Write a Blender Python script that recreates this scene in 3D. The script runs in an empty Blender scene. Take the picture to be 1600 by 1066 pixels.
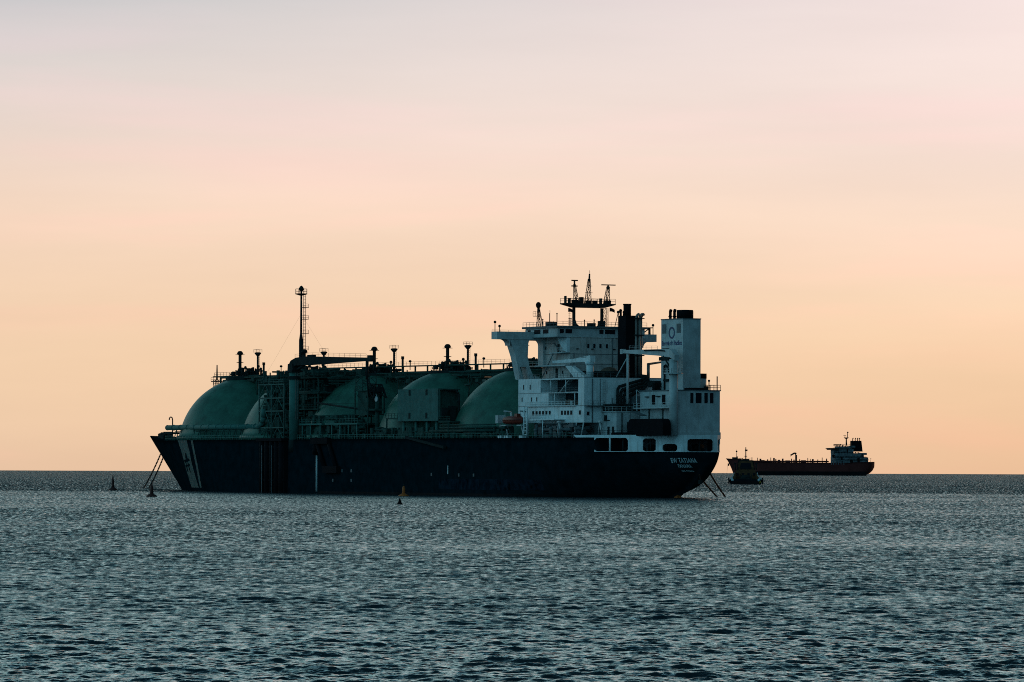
import bpy, math, random
import numpy as np
from mathutils import Vector, Matrix

scene = bpy.context.scene
col = scene.collection
RAD = math.radians
EARTH = 6.371e6          # the sea really curves away, so the horizon has its true dip
EYE = 7.76               # camera height above the water, metres

# ------------------------------------------------------------------ camera
cam_data = bpy.data.cameras.new('camera')
cam = bpy.data.objects.new('camera', cam_data)
col.objects.link(cam)
cam_data.sensor_width = 36.0
cam_data.lens = 36.0 * 7218.0 / 1600.0
cam_data.clip_start = 1.0
cam_data.clip_end = 60000.0
cam.matrix_world = (Matrix.Translation((0, 0, EYE)) @ Matrix.Rotation(RAD(90 + 1.5386), 4, 'X')
                    @ Matrix.Rotation(0.0039, 4, 'Z'))
scene.camera = cam

# ------------------------------------------------------------------ view
scene.view_settings.view_transform = 'Standard'
scene.view_settings.look = 'None'
scene.view_settings.exposure = 0.0
scene.view_settings.gamma = 1.0

# ------------------------------------------------------------------ world: dusk sky
def lin(r, g, b):
    f = lambda c: (c / 12.92 if c <= 0.04045 else ((c + 0.055) / 1.055) ** 2.4)
    return (f(r / 255), f(g / 255), f(b / 255), 1.0)

world = bpy.data.worlds.new('World')
scene.world = world
world.use_nodes = True
wn, wl = world.node_tree.nodes, world.node_tree.links
wn.clear()

def wnode(t, **kw):
    n = wn.new(t)
    for k, v in kw.items():
        setattr(n, k, v)
    return n

def wmath(op, a, b=None, clamp=False):
    n = wnode('ShaderNodeMath', operation=op, use_clamp=clamp)
    for i, v in enumerate((a, b)):
        if v is None:
            continue
        if isinstance(v, (int, float)):
            n.inputs[i].default_value = v
        else:
            wl.new(v, n.inputs[i])
    return n.outputs[0]

def wramp(fac, stops, interp='B_SPLINE'):
    n = wnode('ShaderNodeValToRGB')
    r = n.color_ramp
    r.interpolation = interp
    while len(r.elements) < len(stops):
        r.elements.new(0.5)
    for e, (p, c) in zip(r.elements, stops):
        e.position = p
        e.color = c
    wl.new(fac, n.inputs[0])
    return n.outputs[0]

def wmix(fac, a, b, blend='MIX'):
    n = wnode('ShaderNodeMix', data_type='RGBA', blend_type=blend)
    for sock, v in ((n.inputs[0], fac), (n.inputs[6], a), (n.inputs[7], b)):
        if isinstance(v, (int, float, tuple)):
            sock.default_value = v
        else:
            wl.new(v, sock)
    return n.outputs[2]

tc = wnode('ShaderNodeTexCoord')
sep = wnode('ShaderNodeSeparateXYZ')
wl.new(tc.outputs['Generated'], sep.inputs[0])
X, Y, Z = sep.outputs
elev = wmath('SQRT', wmath('MAXIMUM', Z, 0.0))      # sqrt(sin elevation): 1 deg .13, 5.8 deg .32, 30 deg .71
def el(deg):
    return math.sqrt(math.sin(RAD(deg)))
front_l = wramp(elev, [
    (0.0, lin(234, 197, 165)), (el(.3), lin(236, 200, 167)), (el(1.0), lin(241, 206, 171)), (el(1.9), lin(245, 211, 177)),
    (el(3.2), lin(247, 217, 194)), (el(4.15), lin(237, 217, 205)), (el(5.5), lin(208, 208, 208)), (el(6.2), lin(184, 190, 193)), (el(6.9), lin(190, 204, 209)),
    (el(8.5), (.76, 1.27, 1.42, 1)), (el(15), (.72, 1.54, 1.90, 1)), (el(21), lin(104, 170, 194)), (el(29), lin(14, 48, 64)), (1.0, lin(16, 46, 62))])
front_r = wramp(elev, [
    (0.0, lin(238, 194, 156)), (el(.3), lin(240, 197, 158)), (el(1.0), lin(246, 206, 167)), (el(1.9), lin(253, 217, 180)),
    (el(3.2), lin(253, 225, 205)), (el(4.15), lin(249, 227, 215)), (el(5.6), lin(248, 230, 226)), (el(6.3), lin(244, 224, 222)), (el(7.0), lin(224, 220, 222)),
    (el(8.5), (.80, 1.27, 1.41, 1)), (el(15), (.74, 1.54, 1.90, 1)), (el(21), lin(106, 170, 194)), (el(29), lin(14, 48, 64)), (1.0, lin(16, 46, 62))])
back_r = wramp(elev, [
    (0.0, lin(34, 58, 73)), (el(8), lin(42, 70, 87)), (el(30), lin(46, 77, 94)), (1.0, lin(46, 80, 94))])
back_l = wramp(elev, [
    (0.0, lin(112, 192, 220)), (el(8), lin(126, 212, 242)), (el(30), lin(94, 168, 194)), (1.0, lin(46, 80, 94))])
lr_ = wmath('ADD', wmath('MULTIPLY', X, -0.75), wmath('ADD', wmath('MULTIPLY', Y, -0.25), 0.45), clamp=True)
back = wmix(lr_, back_r, back_l)
side = wmath('ADD', wmath('MULTIPLY', X, 4.6), 0.5, clamp=True)
front = wmix(side, front_l, front_r)
# azimuth: bright towards the set sun (ahead), dim behind the camera
az = wmath('ADD', wmath('MULTIPLY', Y, 0.97), wmath('MULTIPLY', X, -0.15))
mr = wnode('ShaderNodeMapRange', interpolation_type='SMOOTHSTEP')
wl.new(az, mr.inputs[0])
mr.inputs[1].default_value = 0.0
mr.inputs[2].default_value = 0.9
clear = wmix(mr.outputs[0], back, front)
# thin, very faint streaked cloud
mp = wnode('ShaderNodeMapping')
mp.inputs['Scale'].default_value = (4.0, 4.0, 30.0)
mp.inputs['Rotation'].default_value = (0, RAD(4.0), 0)
wl.new(tc.outputs['Generated'], mp.inputs[0])
nz = wnode('ShaderNodeTexNoise')
nz.inputs['Scale'].default_value = 1.6
nz.inputs['Detail'].default_value = 5.0
nz.inputs['Roughness'].default_value = 0.55
wl.new(mp.outputs[0], nz.inputs['Vector'])
cl = wnode('ShaderNodeMapRange')
wl.new(nz.outputs['Fac'], cl.inputs[0])
cl.inputs[1].default_value = 0.35
cl.inputs[2].default_value = 0.75
cl.inputs[3].default_value = 0.955
cl.inputs[4].default_value = 1.035
cloudy = wmix(1.0, clear, cl.outputs[0], 'MULTIPLY')
# a few brighter, pinker wisps drawn out low over the left and the middle
mp2 = wnode('ShaderNodeMapping')
mp2.inputs['Scale'].default_value = (7.0, 7.0, 60.0)
mp2.inputs['Rotation'].default_value = (0, RAD(-1.0), 0)
mp2.inputs['Location'].default_value = (0.3, 0.0, 1.7)
wl.new(tc.outputs['Generated'], mp2.inputs[0])
nz3 = wnode('ShaderNodeTexNoise')
nz3.inputs['Scale'].default_value = 1.2
nz3.inputs['Detail'].default_value = 6.0
nz3.inputs['Distortion'].default_value = 0.4
wl.new(mp2.outputs[0], nz3.inputs['Vector'])
wi = wnode('ShaderNodeMapRange', interpolation_type='SMOOTHSTEP')
wl.new(nz3.outputs['Fac'], wi.inputs[0])
wi.inputs[1].default_value = 0.48
wi.inputs[2].default_value = 0.72
wi.inputs[3].default_value = 0.0
wi.inputs[4].default_value = 1.0
cloudy = wmix(wi.outputs[0], cloudy, wmix(1.0, cloudy, (1.055, 0.99, 1.015, 1.0), 'MULTIPLY'))
bg = wnode('ShaderNodeBackground')
wl.new(cloudy, bg.inputs[0])
bg.inputs[1].default_value = 1.0
wo = wnode('ShaderNodeOutputWorld')
wl.new(bg.outputs[0], wo.inputs[0])

# ------------------------------------------------------------------ sun, nearly set, ahead and to the right
sun_data = bpy.data.lights.new('sun', 'SUN')
sun = bpy.data.objects.new('sun', sun_data)
col.objects.link(sun)
sun_data.energy = 0.35
sun_data.angle = RAD(0.6)
sun_data.color = (1.0, 0.52, 0.22)
SUN_EL, SUN_AZ = RAD(2.5), RAD(44)       # azimuth clockwise from the view direction
sd = Vector((math.sin(SUN_AZ) * math.cos(SUN_EL), math.cos(SUN_AZ) * math.cos(SUN_EL), math.sin(SUN_EL)))
sun.rotation_euler = sd.to_track_quat('Z', 'Y').to_euler()
sun.location = (300, 300, 120)

# ------------------------------------------------------------------ materials
def mat(name, color, rough=0.5, metal=0.0, vary=0.25, scale=0.35, streak=0.0, streak_col=(0.12, 0.05, 0.02), spec=0.2, bump=0.0):
    m = bpy.data.materials.new(name)
    m.use_nodes = True
    nt = m.node_tree
    n, l = nt.nodes, nt.links
    b = n['Principled BSDF']
    b.inputs['Roughness'].default_value = rough
    b.inputs['Metallic'].default_value = metal
    b.inputs['Specular IOR Level'].default_value = spec
    t = n.new('ShaderNodeTexCoord')
    z = n.new('ShaderNodeTexNoise')
    z.inputs['Scale'].default_value = scale
    z.inputs['Detail'].default_value = 7
    z.inputs['Roughness'].default_value = 0.65
    l.new(t.outputs['Object'], z.inputs['Vector'])
    r = n.new('ShaderNodeMapRange')
    r.inputs[1].default_value, r.inputs[2].default_value = 0.3, 0.7
    r.inputs[3].default_value, r.inputs[4].default_value = 1 - vary, 1 + vary
    l.new(z.outputs['Fac'], r.inputs[0])
    mx = n.new('ShaderNodeMix')
    mx.data_type, mx.blend_type = 'RGBA', 'MULTIPLY'
    mx.inputs[0].default_value = 1.0
    mx.inputs[6].default_value = (*color, 1)
    l.new(r.outputs[0], mx.inputs[7])
    out = mx.outputs[2]
    if streak > 0:                        # rust and dirt runs, stretched down the plating
        mp = n.new('ShaderNodeMapping')
        mp.inputs['Scale'].default_value = (0.9, 0.9, 0.09)
        l.new(t.outputs['Object'], mp.inputs[0])
        z2 = n.new('ShaderNodeTexNoise')
        z2.inputs['Scale'].default_value = 1.3
        z2.inputs['Detail'].default_value = 8
        z2.inputs['Roughness'].default_value = 0.7
        l.new(mp.outputs[0], z2.inputs['Vector'])
        r2 = n.new('ShaderNodeMapRange')
        r2.inputs[1].default_value, r2.inputs[2].default_value = 0.52, 0.74
        r2.inputs[3].default_value, r2.inputs[4].default_value = 0, streak
        l.new(z2.outputs['Fac'], r2.inputs[0])
        m2 = n.new('ShaderNodeMix')
        m2.data_type = 'RGBA'
        l.new(r2.outputs[0], m2.inputs[0])
        l.new(out, m2.inputs[6])
        m2.inputs[7].default_value = (*streak_col, 1)
        out = m2.outputs[2]
    l.new(out, b.inputs['Base Color'])
    if bump > 0:
        bp = n.new('ShaderNodeBump')
        bp.inputs['Strength'].default_value = bump
        bp.inputs['Distance'].default_value = 0.2
        l.new(z.outputs['Fac'], bp.inputs['Height'])
        l.new(bp.outputs[0], b.inputs['Normal'])
    return m

M = {
    'navy': mat('navy_hull_paint', (0.0028, 0.0125, 0.0165), 0.85, vary=0.4, streak=0.35, streak_col=(0.005, 0.0155, 0.02), spec=0.0),
    'boot': mat('dark_underwater_paint', (0.008, 0.009, 0.011), 0.85, vary=0.5, spec=0.05),
    'white': mat('weathered_white_paint', (0.66, 0.69, 0.69), 0.5, vary=0.16, scale=0.5, streak=0.75, streak_col=(0.30, 0.25, 0.21)),
    'offwhite': mat('dirty_white_paint', (0.45, 0.455, 0.45), 0.55, vary=0.25, streak=0.6, streak_col=(0.2, 0.14, 0.1)),
    'cream': mat('weathered_cream_paint', (0.50, 0.44, 0.41), 0.6, vary=0.28, scale=0.6, streak=0.9, streak_col=(0.16, 0.11, 0.085)),
    'shadelining': mat('painted_recess_shade', (0.035, 0.05, 0.055), 0.8, vary=0.4, spec=0.0),  # near-black colour standing for the shade inside the house recesses
    'dimgrey': mat('shaded_grey_paint', (0.10, 0.115, 0.12), 0.6, vary=0.35),  # plain grey on fittings; on the wall under the house, shade put into colour
    'green': mat('tank_green_paint', (0.030, 0.112, 0.078), 0.5, vary=0.38, scale=0.3, streak=0.55, streak_col=(0.025, 0.08, 0.066), spec=0.25, bump=0.08),
    'palegreen': mat('pale_green_paint', (0.055, 0.15, 0.128), 0.7, vary=0.2, streak=0.3, streak_col=(0.03, 0.07, 0.06), spec=0.1),
    'midgreen': mat('mid_green_paint', (0.055, 0.115, 0.098), 0.7, vary=0.4, spec=0.1),
    'roomgreen': mat('room_green_paint', (0.046, 0.125, 0.110), 0.7, vary=0.3, scale=0.5, streak=0.5, streak_col=(0.02, 0.06, 0.05), spec=0.08),
    'dgreen': mat('dark_green_steel', (0.022, 0.058, 0.048), 0.85, vary=0.45, scale=0.8, spec=0.12),
    'dsteel': mat('dark_steel', (0.014, 0.022, 0.022), 0.85, vary=0.4, scale=0.8, spec=0.08),
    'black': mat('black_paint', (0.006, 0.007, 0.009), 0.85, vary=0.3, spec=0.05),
    'glass': mat('dark_window_glass', (0.008, 0.013, 0.018), 0.5, vary=0.1, spec=0.03),
    'pipe': mat('silver_exhaust_pipe', (0.22, 0.19, 0.17), 0.45, metal=0.4, vary=0.3, streak=0.4, streak_col=(0.12, 0.06, 0.03)),
    'orange': mat('lifeboat_orange', (0.17, 0.022, 0.012), 0.45, vary=0.25),
    'letter': mat('white_lettering', (0.44, 0.48, 0.48), 0.5, vary=0.2),
    'bluelogo': mat('blue_lettering', (0.02, 0.05, 0.13), 0.5, vary=0.2),
    'brown': mat('brown_canvas', (0.10, 0.065, 0.045), 0.8, vary=0.35),
    'redhull': mat('red_hull_paint', (0.112, 0.027, 0.024), 0.75, vary=0.35, scale=0.08, spec=0.05),
    'buoyred': mat('buoy_red_paint', (0.075, 0.020, 0.016), 0.55, vary=0.35, scale=1.2),
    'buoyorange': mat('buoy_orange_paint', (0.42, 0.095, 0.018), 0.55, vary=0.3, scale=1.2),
    'ochre': mat('ochre_paint', (0.11, 0.042, 0.014), 0.6, vary=0.5, scale=0.6, streak=0.5, streak_col=(0.02, 0.01, 0.006)),
    'rubber': mat('black_rubber', (0.010, 0.010, 0.011), 0.85, vary=0.3, spec=0.05),
    'yellow': mat('yellow_paint', (0.55, 0.32, 0.02), 0.5, vary=0.2),
    'chain': mat('rusty_chain_steel', (0.020, 0.014, 0.011), 0.7, vary=0.4, scale=2.0),
    'flag': mat('dark_flag_cloth', (0.03, 0.012, 0.016), 0.9, vary=0.3),
}

# ------------------------------------------------------------------ mesh helpers
class MB:
    def __init__(self):
        self.v, self.f, self.s = [], [], []

    def quad_box(self, c):                # eight corners: bottom four then top four
        o = len(self.v)
        self.v += [tuple(p) for p in c]
        for f in ((0, 3, 2, 1), (4, 5, 6, 7), (0, 1, 5, 4), (1, 2, 6, 5), (2, 3, 7, 6), (3, 0, 4, 7)):
            self.f.append(tuple(o + i for i in f))
            self.s.append(False)
        return self

    def box(self, x0, x1, y0, y1, z0, z1):
        x0, x1 = min(x0, x1), max(x0, x1)
        y0, y1 = min(y0, y1), max(y0, y1)
        return self.quad_box([(x0, y0, z0), (x1, y0, z0), (x1, y1, z0), (x0, y1, z0),
                              (x0, y0, z1), (x1, y0, z1), (x1, y1, z1), (x0, y1, z1)])

    def tube(self, a, b, r, n=8, r2=None, caps=True):
        a, b = Vector(a), Vector(b)
        r2 = r if r2 is None else r2
        d = (b - a)
        if d.length < 1e-6:
            return self
        d.normalize()
        u = d.cross(Vector((0, 0, 1)) if abs(d.z) < 0.95 else Vector((1, 0, 0))).normalized()
        w = d.cross(u)
        o = len(self.v)
        for c, rr in ((a, r), (b, r2)):
            for k in range(n):
                t = 2 * math.pi * (k + .5) / n
                self.v.append(tuple(c + rr * (math.cos(t) * u + math.sin(t) * w)))
        for k in range(n):
            j = (k + 1) % n
            self.f.append((o + k, o + j, o + n + j, o + n + k))
            self.s.append(n > 5)
        if caps:
            self.f.append(tuple(o + k for k in reversed(range(n))))
            self.f.append(tuple(o + n + k for k in range(n)))
            self.s += [False, False]
        return self

    def path(self, pts, r, n=8):
        for a, b in zip(pts, pts[1:]):
            self.tube(a, b, r, n)
        return self

    def prism(self, poly, axis, c0, c1):  # convex or simple polygon extruded along one axis
        def mk(p, c):
            return {'x': (c, p[0], p[1]), 'y': (p[0], c, p[1]), 'z': (p[0], p[1], c)}[axis]
        o, n = len(self.v), len(poly)
        self.v += [mk(p, c0) for p in poly] + [mk(p, c1) for p in poly]
        self.f.append(tuple(o + k for k in range(n)))
        self.f.append(tuple(o + n + k for k in reversed(range(n))))
        for k in range(n):
            j = (k + 1) % n
            self.f.append((o + k, o + n + k, o + n + j, o + j))
        self.s += [False] * (n + 2)
        return self

    def lathe(self, prof, c=(0, 0, 0), n=24, axis='z', smooth=True):
        o = len(self.v)
        for r, h in prof:
            for k in range(n):
                t = 2 * math.pi * k / n
                a, b = r * math.cos(t), r * math.sin(t)
                p = {'z': (a, b, h), 'x': (h, a, b), 'y': (b, h, a)}[axis]
                self.v.append((c[0] + p[0], c[1] + p[1], c[2] + p[2]))
        for i in range(len(prof) - 1):
            for k in range(n):
                j = (k + 1) % n
                self.f.append((o + i * n + k, o + i * n + j, o + (i + 1) * n + j, o + (i + 1) * n + k))
                self.s.append(smooth)
        self.f.append(tuple(o + k for k in reversed(range(n))))
        m = o + (len(prof) - 1) * n
        self.f.append(tuple(m + k for k in range(n)))
        self.s += [False, False]
        return self

    def ball(self, c, r, sz=1.0, n=16, h=9):
        return self.lathe([(max(1e-3, r * math.sin(math.pi * i / h)), -sz * r * math.cos(math.pi * i / h)) for i in range(h + 1)], c, n)

    def rail(self, pts, h=1.1, step=2.0, r=0.045, bars=2):
        for a, b in zip(pts, pts[1:]):
            a, b = Vector(a), Vector(b)
            n = max(1, int((b - a).length / step))
            for k in range(n + 1):
                p = a.lerp(b, k / n)
                self.tube(p, p + Vector((0, 0, h)), r, 4, caps=False)
            for q in range(bars):
                up_ = Vector((0, 0, h * (q + 1) / bars))
                self.tube(a + up_, b + up_, r, 4, caps=False)
        return self

    def lattice(self, a, b, w0, w1, bays, r=0.1, rb=0.06):   # four-legged truss from a to b (upright)
        a, b = Vector(a), Vector(b)
        cs = [(-1, -1), (1, -1), (1, 1), (-1, 1)]
        def pt(t, c):
            w = (w0 * (1 - t) + w1 * t) / 2
            p = a.lerp(b, t)
            return Vector((p.x + c[0] * w, p.y + c[1] * w, p.z))
        for c in cs:
            self.tube(pt(0, c), pt(1, c), r, 5)
        for k in range(bays):
            t0, t1 = k / bays, (k + 1) / bays
            for q in range(4):
                c, d = cs[q], cs[(q + 1) % 4]
                self.tube(pt(t1, c), pt(t1, d), rb, 4)
                self.tube(pt(t0, c if k % 2 else d), pt(t1, d if k % 2 else c), rb, 4)
        return self

    def truss(self, a, b, h, bays, r=0.12, rb=0.08):         # flat girder
        a, b = Vector(a), Vector(b)
        u = Vector((0, 0, h))
        self.tube(a, b, r, 5)
        self.tube(a + u, b + u, r, 5)
        for k in range(bays):
            p, q = a.lerp(b, k / bays), a.lerp(b, (k + 1) / bays)
            self.tube(p, p + u, rb, 4)
            self.tube(*((p, q + u) if k % 2 else (p + u, q)), rb, 4)
        self.tube(b, b + u, rb, 4)
        return self

    def mesh(self, name):
        me = bpy.data.meshes.new(name)
        me.from_pydata(self.v, [], self.f)
        me.polygons.foreach_set('use_smooth', self.s)
        me.update()
        return me

def add(name, mb, material, parent=None, loc=(0, 0, 0), label=None, kind=None):
    me = mb.mesh(name) if isinstance(mb, MB) else mb
    if not me.materials:
        me.materials.append(M[material] if isinstance(material, str) else material)
    o = bpy.data.objects.new(name, me)
    col.objects.link(o)
    o.parent = parent
    o.location = loc
    if label:
        o['label'] = label
    if kind:
        o['kind'] = kind
    return o

def pieces(name, mbs, material, parent):     # several like parts, each a mesh of its own
    return [add(name, m, material, parent) for m in mbs]

def thing(name, label, cat, loc, rotz=0.0, group=None):
    o = bpy.data.objects.new(name, None)
    o.empty_display_size = 5
    col.objects.link(o)
    o.location = loc
    o.rotation_euler = (0, 0, rotz)
    o['label'], o['category'] = label, cat
    if group:
        o['group'] = group
    return o

def tag(o, label, cat, group=None):
    o['label'], o['category'] = label, cat
    if group:
        o['group'] = group
    return o

def copy_part(o, parent, loc=None):
    c = o.copy()
    col.objects.link(c)
    c.parent = parent
    if loc is not None:
        c.location = loc
    for ch in list(o.children):
        copy_part(ch, c)
    return c

def text_mesh(body, size, extrude=0.02, bold=0.0, space=1.0):
    cu = bpy.data.curves.new('lettering', 'FONT')
    cu.body = body
    cu.size = size
    cu.extrude = extrude
    cu.offset = bold
    cu.space_character = space
    cu.align_x = 'CENTER'
    o = bpy.data.objects.new('lettering', cu)
    col.objects.link(o)
    bpy.context.view_layer.update()
    me = bpy.data.meshes.new_from_object(o.evaluated_get(bpy.context.evaluated_depsgraph_get()))
    bpy.data.objects.remove(o)
    bpy.data.curves.remove(cu)
    return me

def sea_level(x, y):
    return -(x * x + y * y) / (2 * EARTH)

# ------------------------------------------------------------------ water
def build_water():
    rng = np.random.default_rng(11)
    rad = [2.0]
    while rad[-1] < 26000:
        r = rad[-1]
        if r < 110:
            dr = max(0.35, r * 0.12) if r < 80 else 3.0 - 0.09 * (r - 80)
        elif r < 3600:
            dr = 0.075 * (r / 150.0) ** 1.35
        else:
            dr = 5.5 * (r / 3600.0) ** 3.0
        rad.append(r + dr)
    rad = np.array(rad)
    drr = np.gradient(rad)
    dense = np.linspace(-RAD(8.2), RAD(8.2), 860)
    outer = RAD(8.2) + (math.pi - RAD(8.2)) * (np.linspace(0, 1, 46)[1:]) ** 1.8
    th = np.concatenate([-outer[::-1][1:], dense, outer[:-1]])     # azimuth from +Y, clockwise
    th = np.append(th, math.pi)
    dth = np.gradient(th)
    nr, nt = len(rad), len(th)
    # wind chop: short steep waves of many headings on a low swell
    lam = np.concatenate([np.exp(rng.uniform(math.log(0.34), math.log(1.1), 40)),
                          np.exp(rng.uniform(math.log(1.1), math.log(4.2), 40)),
                          np.exp(rng.uniform(math.log(4.2), math.log(13.0), 30))])
    slope = np.concatenate([np.full(40, 0.050), np.full(40, 0.033), np.full(30, 0.010)])
    ang = rng.normal(RAD(84), RAD(30), len(lam))
    ph = rng.uniform(0, 2 * math.pi, len(lam))
    k = 2 * math.pi / lam
    amp = slope / k
    TOTAL = 0.5 * float((slope ** 2).sum())
    GUST = [(0.011, 0.0075, 0.4, 0.08), (0.019, 0.021, 1.9, 0.09), (0.047, 0.055, 3.1, 0.08), (0.13, 0.12, 4.4, 0.07)]
    co = np.empty((nr, nt, 3), np.float32)
    rough = np.empty((nr, nt), np.float32)
    st, ct = np.sin(th), np.cos(th)
    for i0 in range(0, nr, 64):
        i1 = min(nr, i0 + 64)
        r = rad[i0:i1, None]
        x, y = r * st[None], r * ct[None]
        step = np.maximum(drr[i0:i1, None], (r * dth[None]) * 0.8)
        z = np.zeros_like(x)
        x32, y32 = x, y
        # waves too short for the local mesh are left to the micro-roughness of the surface
        kept = sum((0.5 * (sl * np.clip((lm / step - 1.6) / 1.6, 0, 1)) ** 2) for sl, lm in zip(slope, lam))
        lost = np.maximum(TOTAL - kept, 0)
        gain = 1.0
        # sheltered, calmer water inshore; the open sea beyond is rougher; wind patches on both
        edge = 1330 + 40 * np.sin(x * 0.013 + 0.8) + 25 * np.sin(x * 0.031)
        gust = 0.62 + 0.95 / (1 + np.exp(-(y - edge) / 14.0))
        for sx, sy, q, am in GUST:
            gust += am * np.sin(x * sx + 1.1 * np.sin(y * sy * 0.6 + q)) * np.sin(y * sy + q + 0.9 * np.sin(x * sx * 0.7 + 2 * q))
        gust = np.clip(gust, 0.3, 1.75)
        rough[i0:i1] = np.sqrt(np.sqrt(2 * (lost * gust ** 2 + 0.0002)))
        for a, kk, an, p, lm in zip(amp, k, ang, ph, lam):
            w = np.clip((lm / step - 1.6) / 1.6, 0, 1)
            if w.max() <= 0:
                continue
            t = (kk * math.cos(an)) * x32 + (kk * math.sin(an)) * y32 + p
            s = np.sin(t)
            z += gain * (a * w * gust) * (s + 0.28 * s * s * np.sign(s))   # sharper crests
        co[i0:i1, :, 0], co[i0:i1, :, 1] = x, y
        co[i0:i1, :, 2] = z - r * r / (2 * EARTH)
    idx = np.arange(nr * nt, dtype=np.int32).reshape(nr, nt)
    a, b = idx[:-1], idx[1:]
    q = np.stack([a, b, np.roll(b, -1, 1), np.roll(a, -1, 1)], -1)
    q = q[..., [0, 1, 2, 3]].reshape(-1, 4)
    me = bpy.data.meshes.new('water')
    me.vertices.add(nr * nt)
    me.vertices.foreach_set('co', co.ravel())
    me.loops.add(q.size)
    me.loops.foreach_set('vertex_index', q[:, ::-1].ravel())
    me.polygons.add(len(q))
    me.polygons.foreach_set('loop_start', np.arange(0, q.size, 4, dtype=np.int32))
    me.polygons.foreach_set('use_smooth', np.ones(len(q), bool))
    at = me.attributes.new('chop', 'FLOAT', 'POINT')
    at.data.foreach_set('value', rough.ravel())
    me.update()
    me.validate()
    print('water verts', nr * nt, nr, nt)
    m = bpy.data.materials.new('sea_water')
    m.use_nodes = True
    n, l = m.node_tree.nodes, m.node_tree.links
    b_ = n['Principled BSDF']
    b_.inputs['Base Color'].default_value = (0.002, 0.011, 0.015, 1)
    an = n.new('ShaderNodeAttribute')
    an.attribute_name = 'chop'
    b_.inputs['IOR'].default_value = 1.333
    t = n.new('ShaderNodeTexCoord')
    def noise(scale, detail, sx=1.0, sy=1.0, fine=0.6):
        mp = n.new('ShaderNodeMapping')
        mp.inputs['Scale'].default_value = (sx, sy, 0.0)
        l.new(t.outputs['Object'], mp.inputs[0])
        z = n.new('ShaderNodeTexNoise')
        z.inputs['Scale'].default_value = scale
        z.inputs['Detail'].default_value = detail
        z.inputs['Roughness'].default_value = fine
        l.new(mp.outputs[0], z.inputs['Vector'])
        return z.outputs['Fac']
    streak = n.new('ShaderNodeMapRange')         # streaks drawn out by the wind
    l.new(noise(2.0, 7, 0.75, 0.17, 0.72), streak.inputs[0])
    streak.inputs[1].default_value, streak.inputs[2].default_value = 0.36, 0.64
    streak.inputs[3].default_value, streak.inputs[4].default_value = 0.06, 1.75
    mu = n.new('ShaderNodeMath')
    mu.operation = 'MULTIPLY'
    l.new(an.outputs['Fac'], mu.inputs[0])
    l.new(streak.outputs[0], mu.inputs[1])
    l.new(mu.outputs[0], b_.inputs['Roughness'])
    patch = n.new('ShaderNodeMapRange')          # cat's paws: rougher and calmer water
    l.new(noise(0.008, 3, 0.55, 1.0), patch.inputs[0])
    patch.inputs[1].default_value, patch.inputs[2].default_value = 0.3, 0.7
    patch.inputs[3].default_value, patch.inputs[4].default_value = 0.55, 1.0
    b1 = n.new('ShaderNodeBump')
    b1.inputs['Distance'].default_value = 0.2
    l.new(patch.outputs[0], b1.inputs['Strength'])
    l.new(noise(2.2, 3, 0.75, 1.0), b1.inputs['Height'])
    l.new(b1.outputs[0], b_.inputs['Normal'])
    me.materials.append(m)
    o = bpy.data.objects.new('water', me)
    col.objects.link(o)
    o['kind'] = 'structure'
    return o

build_water()

# ================================================================== the gas carrier
# ship axes: x forward from the bridge, y to port, z up from the waterline
HEAD = 0.4998
SHIP_LOC = (15.9, 1171.0, -0.12)
ship = thing('gas_carrier', 'long dark navy gas carrier with green tank domes, white bridge house and white funnel',
             'ship', SHIP_LOC, math.pi / 2 + HEAD)
P = lambda name, mb, m, parent=None, loc=(0, 0, 0), label=None: add(name, mb, m, parent or ship, loc, label)
rnd = random.Random(5)

SB = [-62.9, -62.85, -62.2, -60.4, -57, -50, -40, -30, -20, -10, 0, 400]
BB = [0.0, 4.3, 5.45, 6.5, 8.4, 12.1, 17.2, 20.7, 22.2, 22.9, 23, 23]
ZS = [-63.2, -62.9, -62.4, -60.5, -57, -52, -46, -40, -30, -15, 400]
ZB = [9.0, 7.6, 6.6, 4.6, 2.0, .6, -1.4, -3.5, -6.5, -9, -9]
ip = lambda x, a, b: float(np.interp(x, a, b))
def stem(z):
    return 238.2 + 23.5 * z / 16.4
def keel(s):
    return ip(s, ZS, ZB)
def deck_half(s):
    return ip(s, SB, BB)
def half(s, z):
    """half breadth of the hull at station s and height z"""
    zb = keel(s)
    t = min(1, max(0, (14.65 - z) / (14.65 - zb)))
    m = ip(s, [-62.9, -57, -50, -35, -20, 0, 20], [3.5, 2.6, 2.0, 2.0, 3, 8, 14])
    n = ip(s, [-62.9, -57, -50, -35, -20, 0, 20], [1.6, 1.4, 1.15, 1.15, 1.5, 1.8, 2])
    v = deck_half(s) * max(0, 1 - t ** m) ** (1 / n)
    r = min(1, max(0, (stem(z) - s) / ip(z, [-9, 0, 14.65], [92, 87, 84])))
    return v * (1 - (1 - r) ** 1.75) ** ip(z, [0, 14.65], [1.0, .97])

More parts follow.
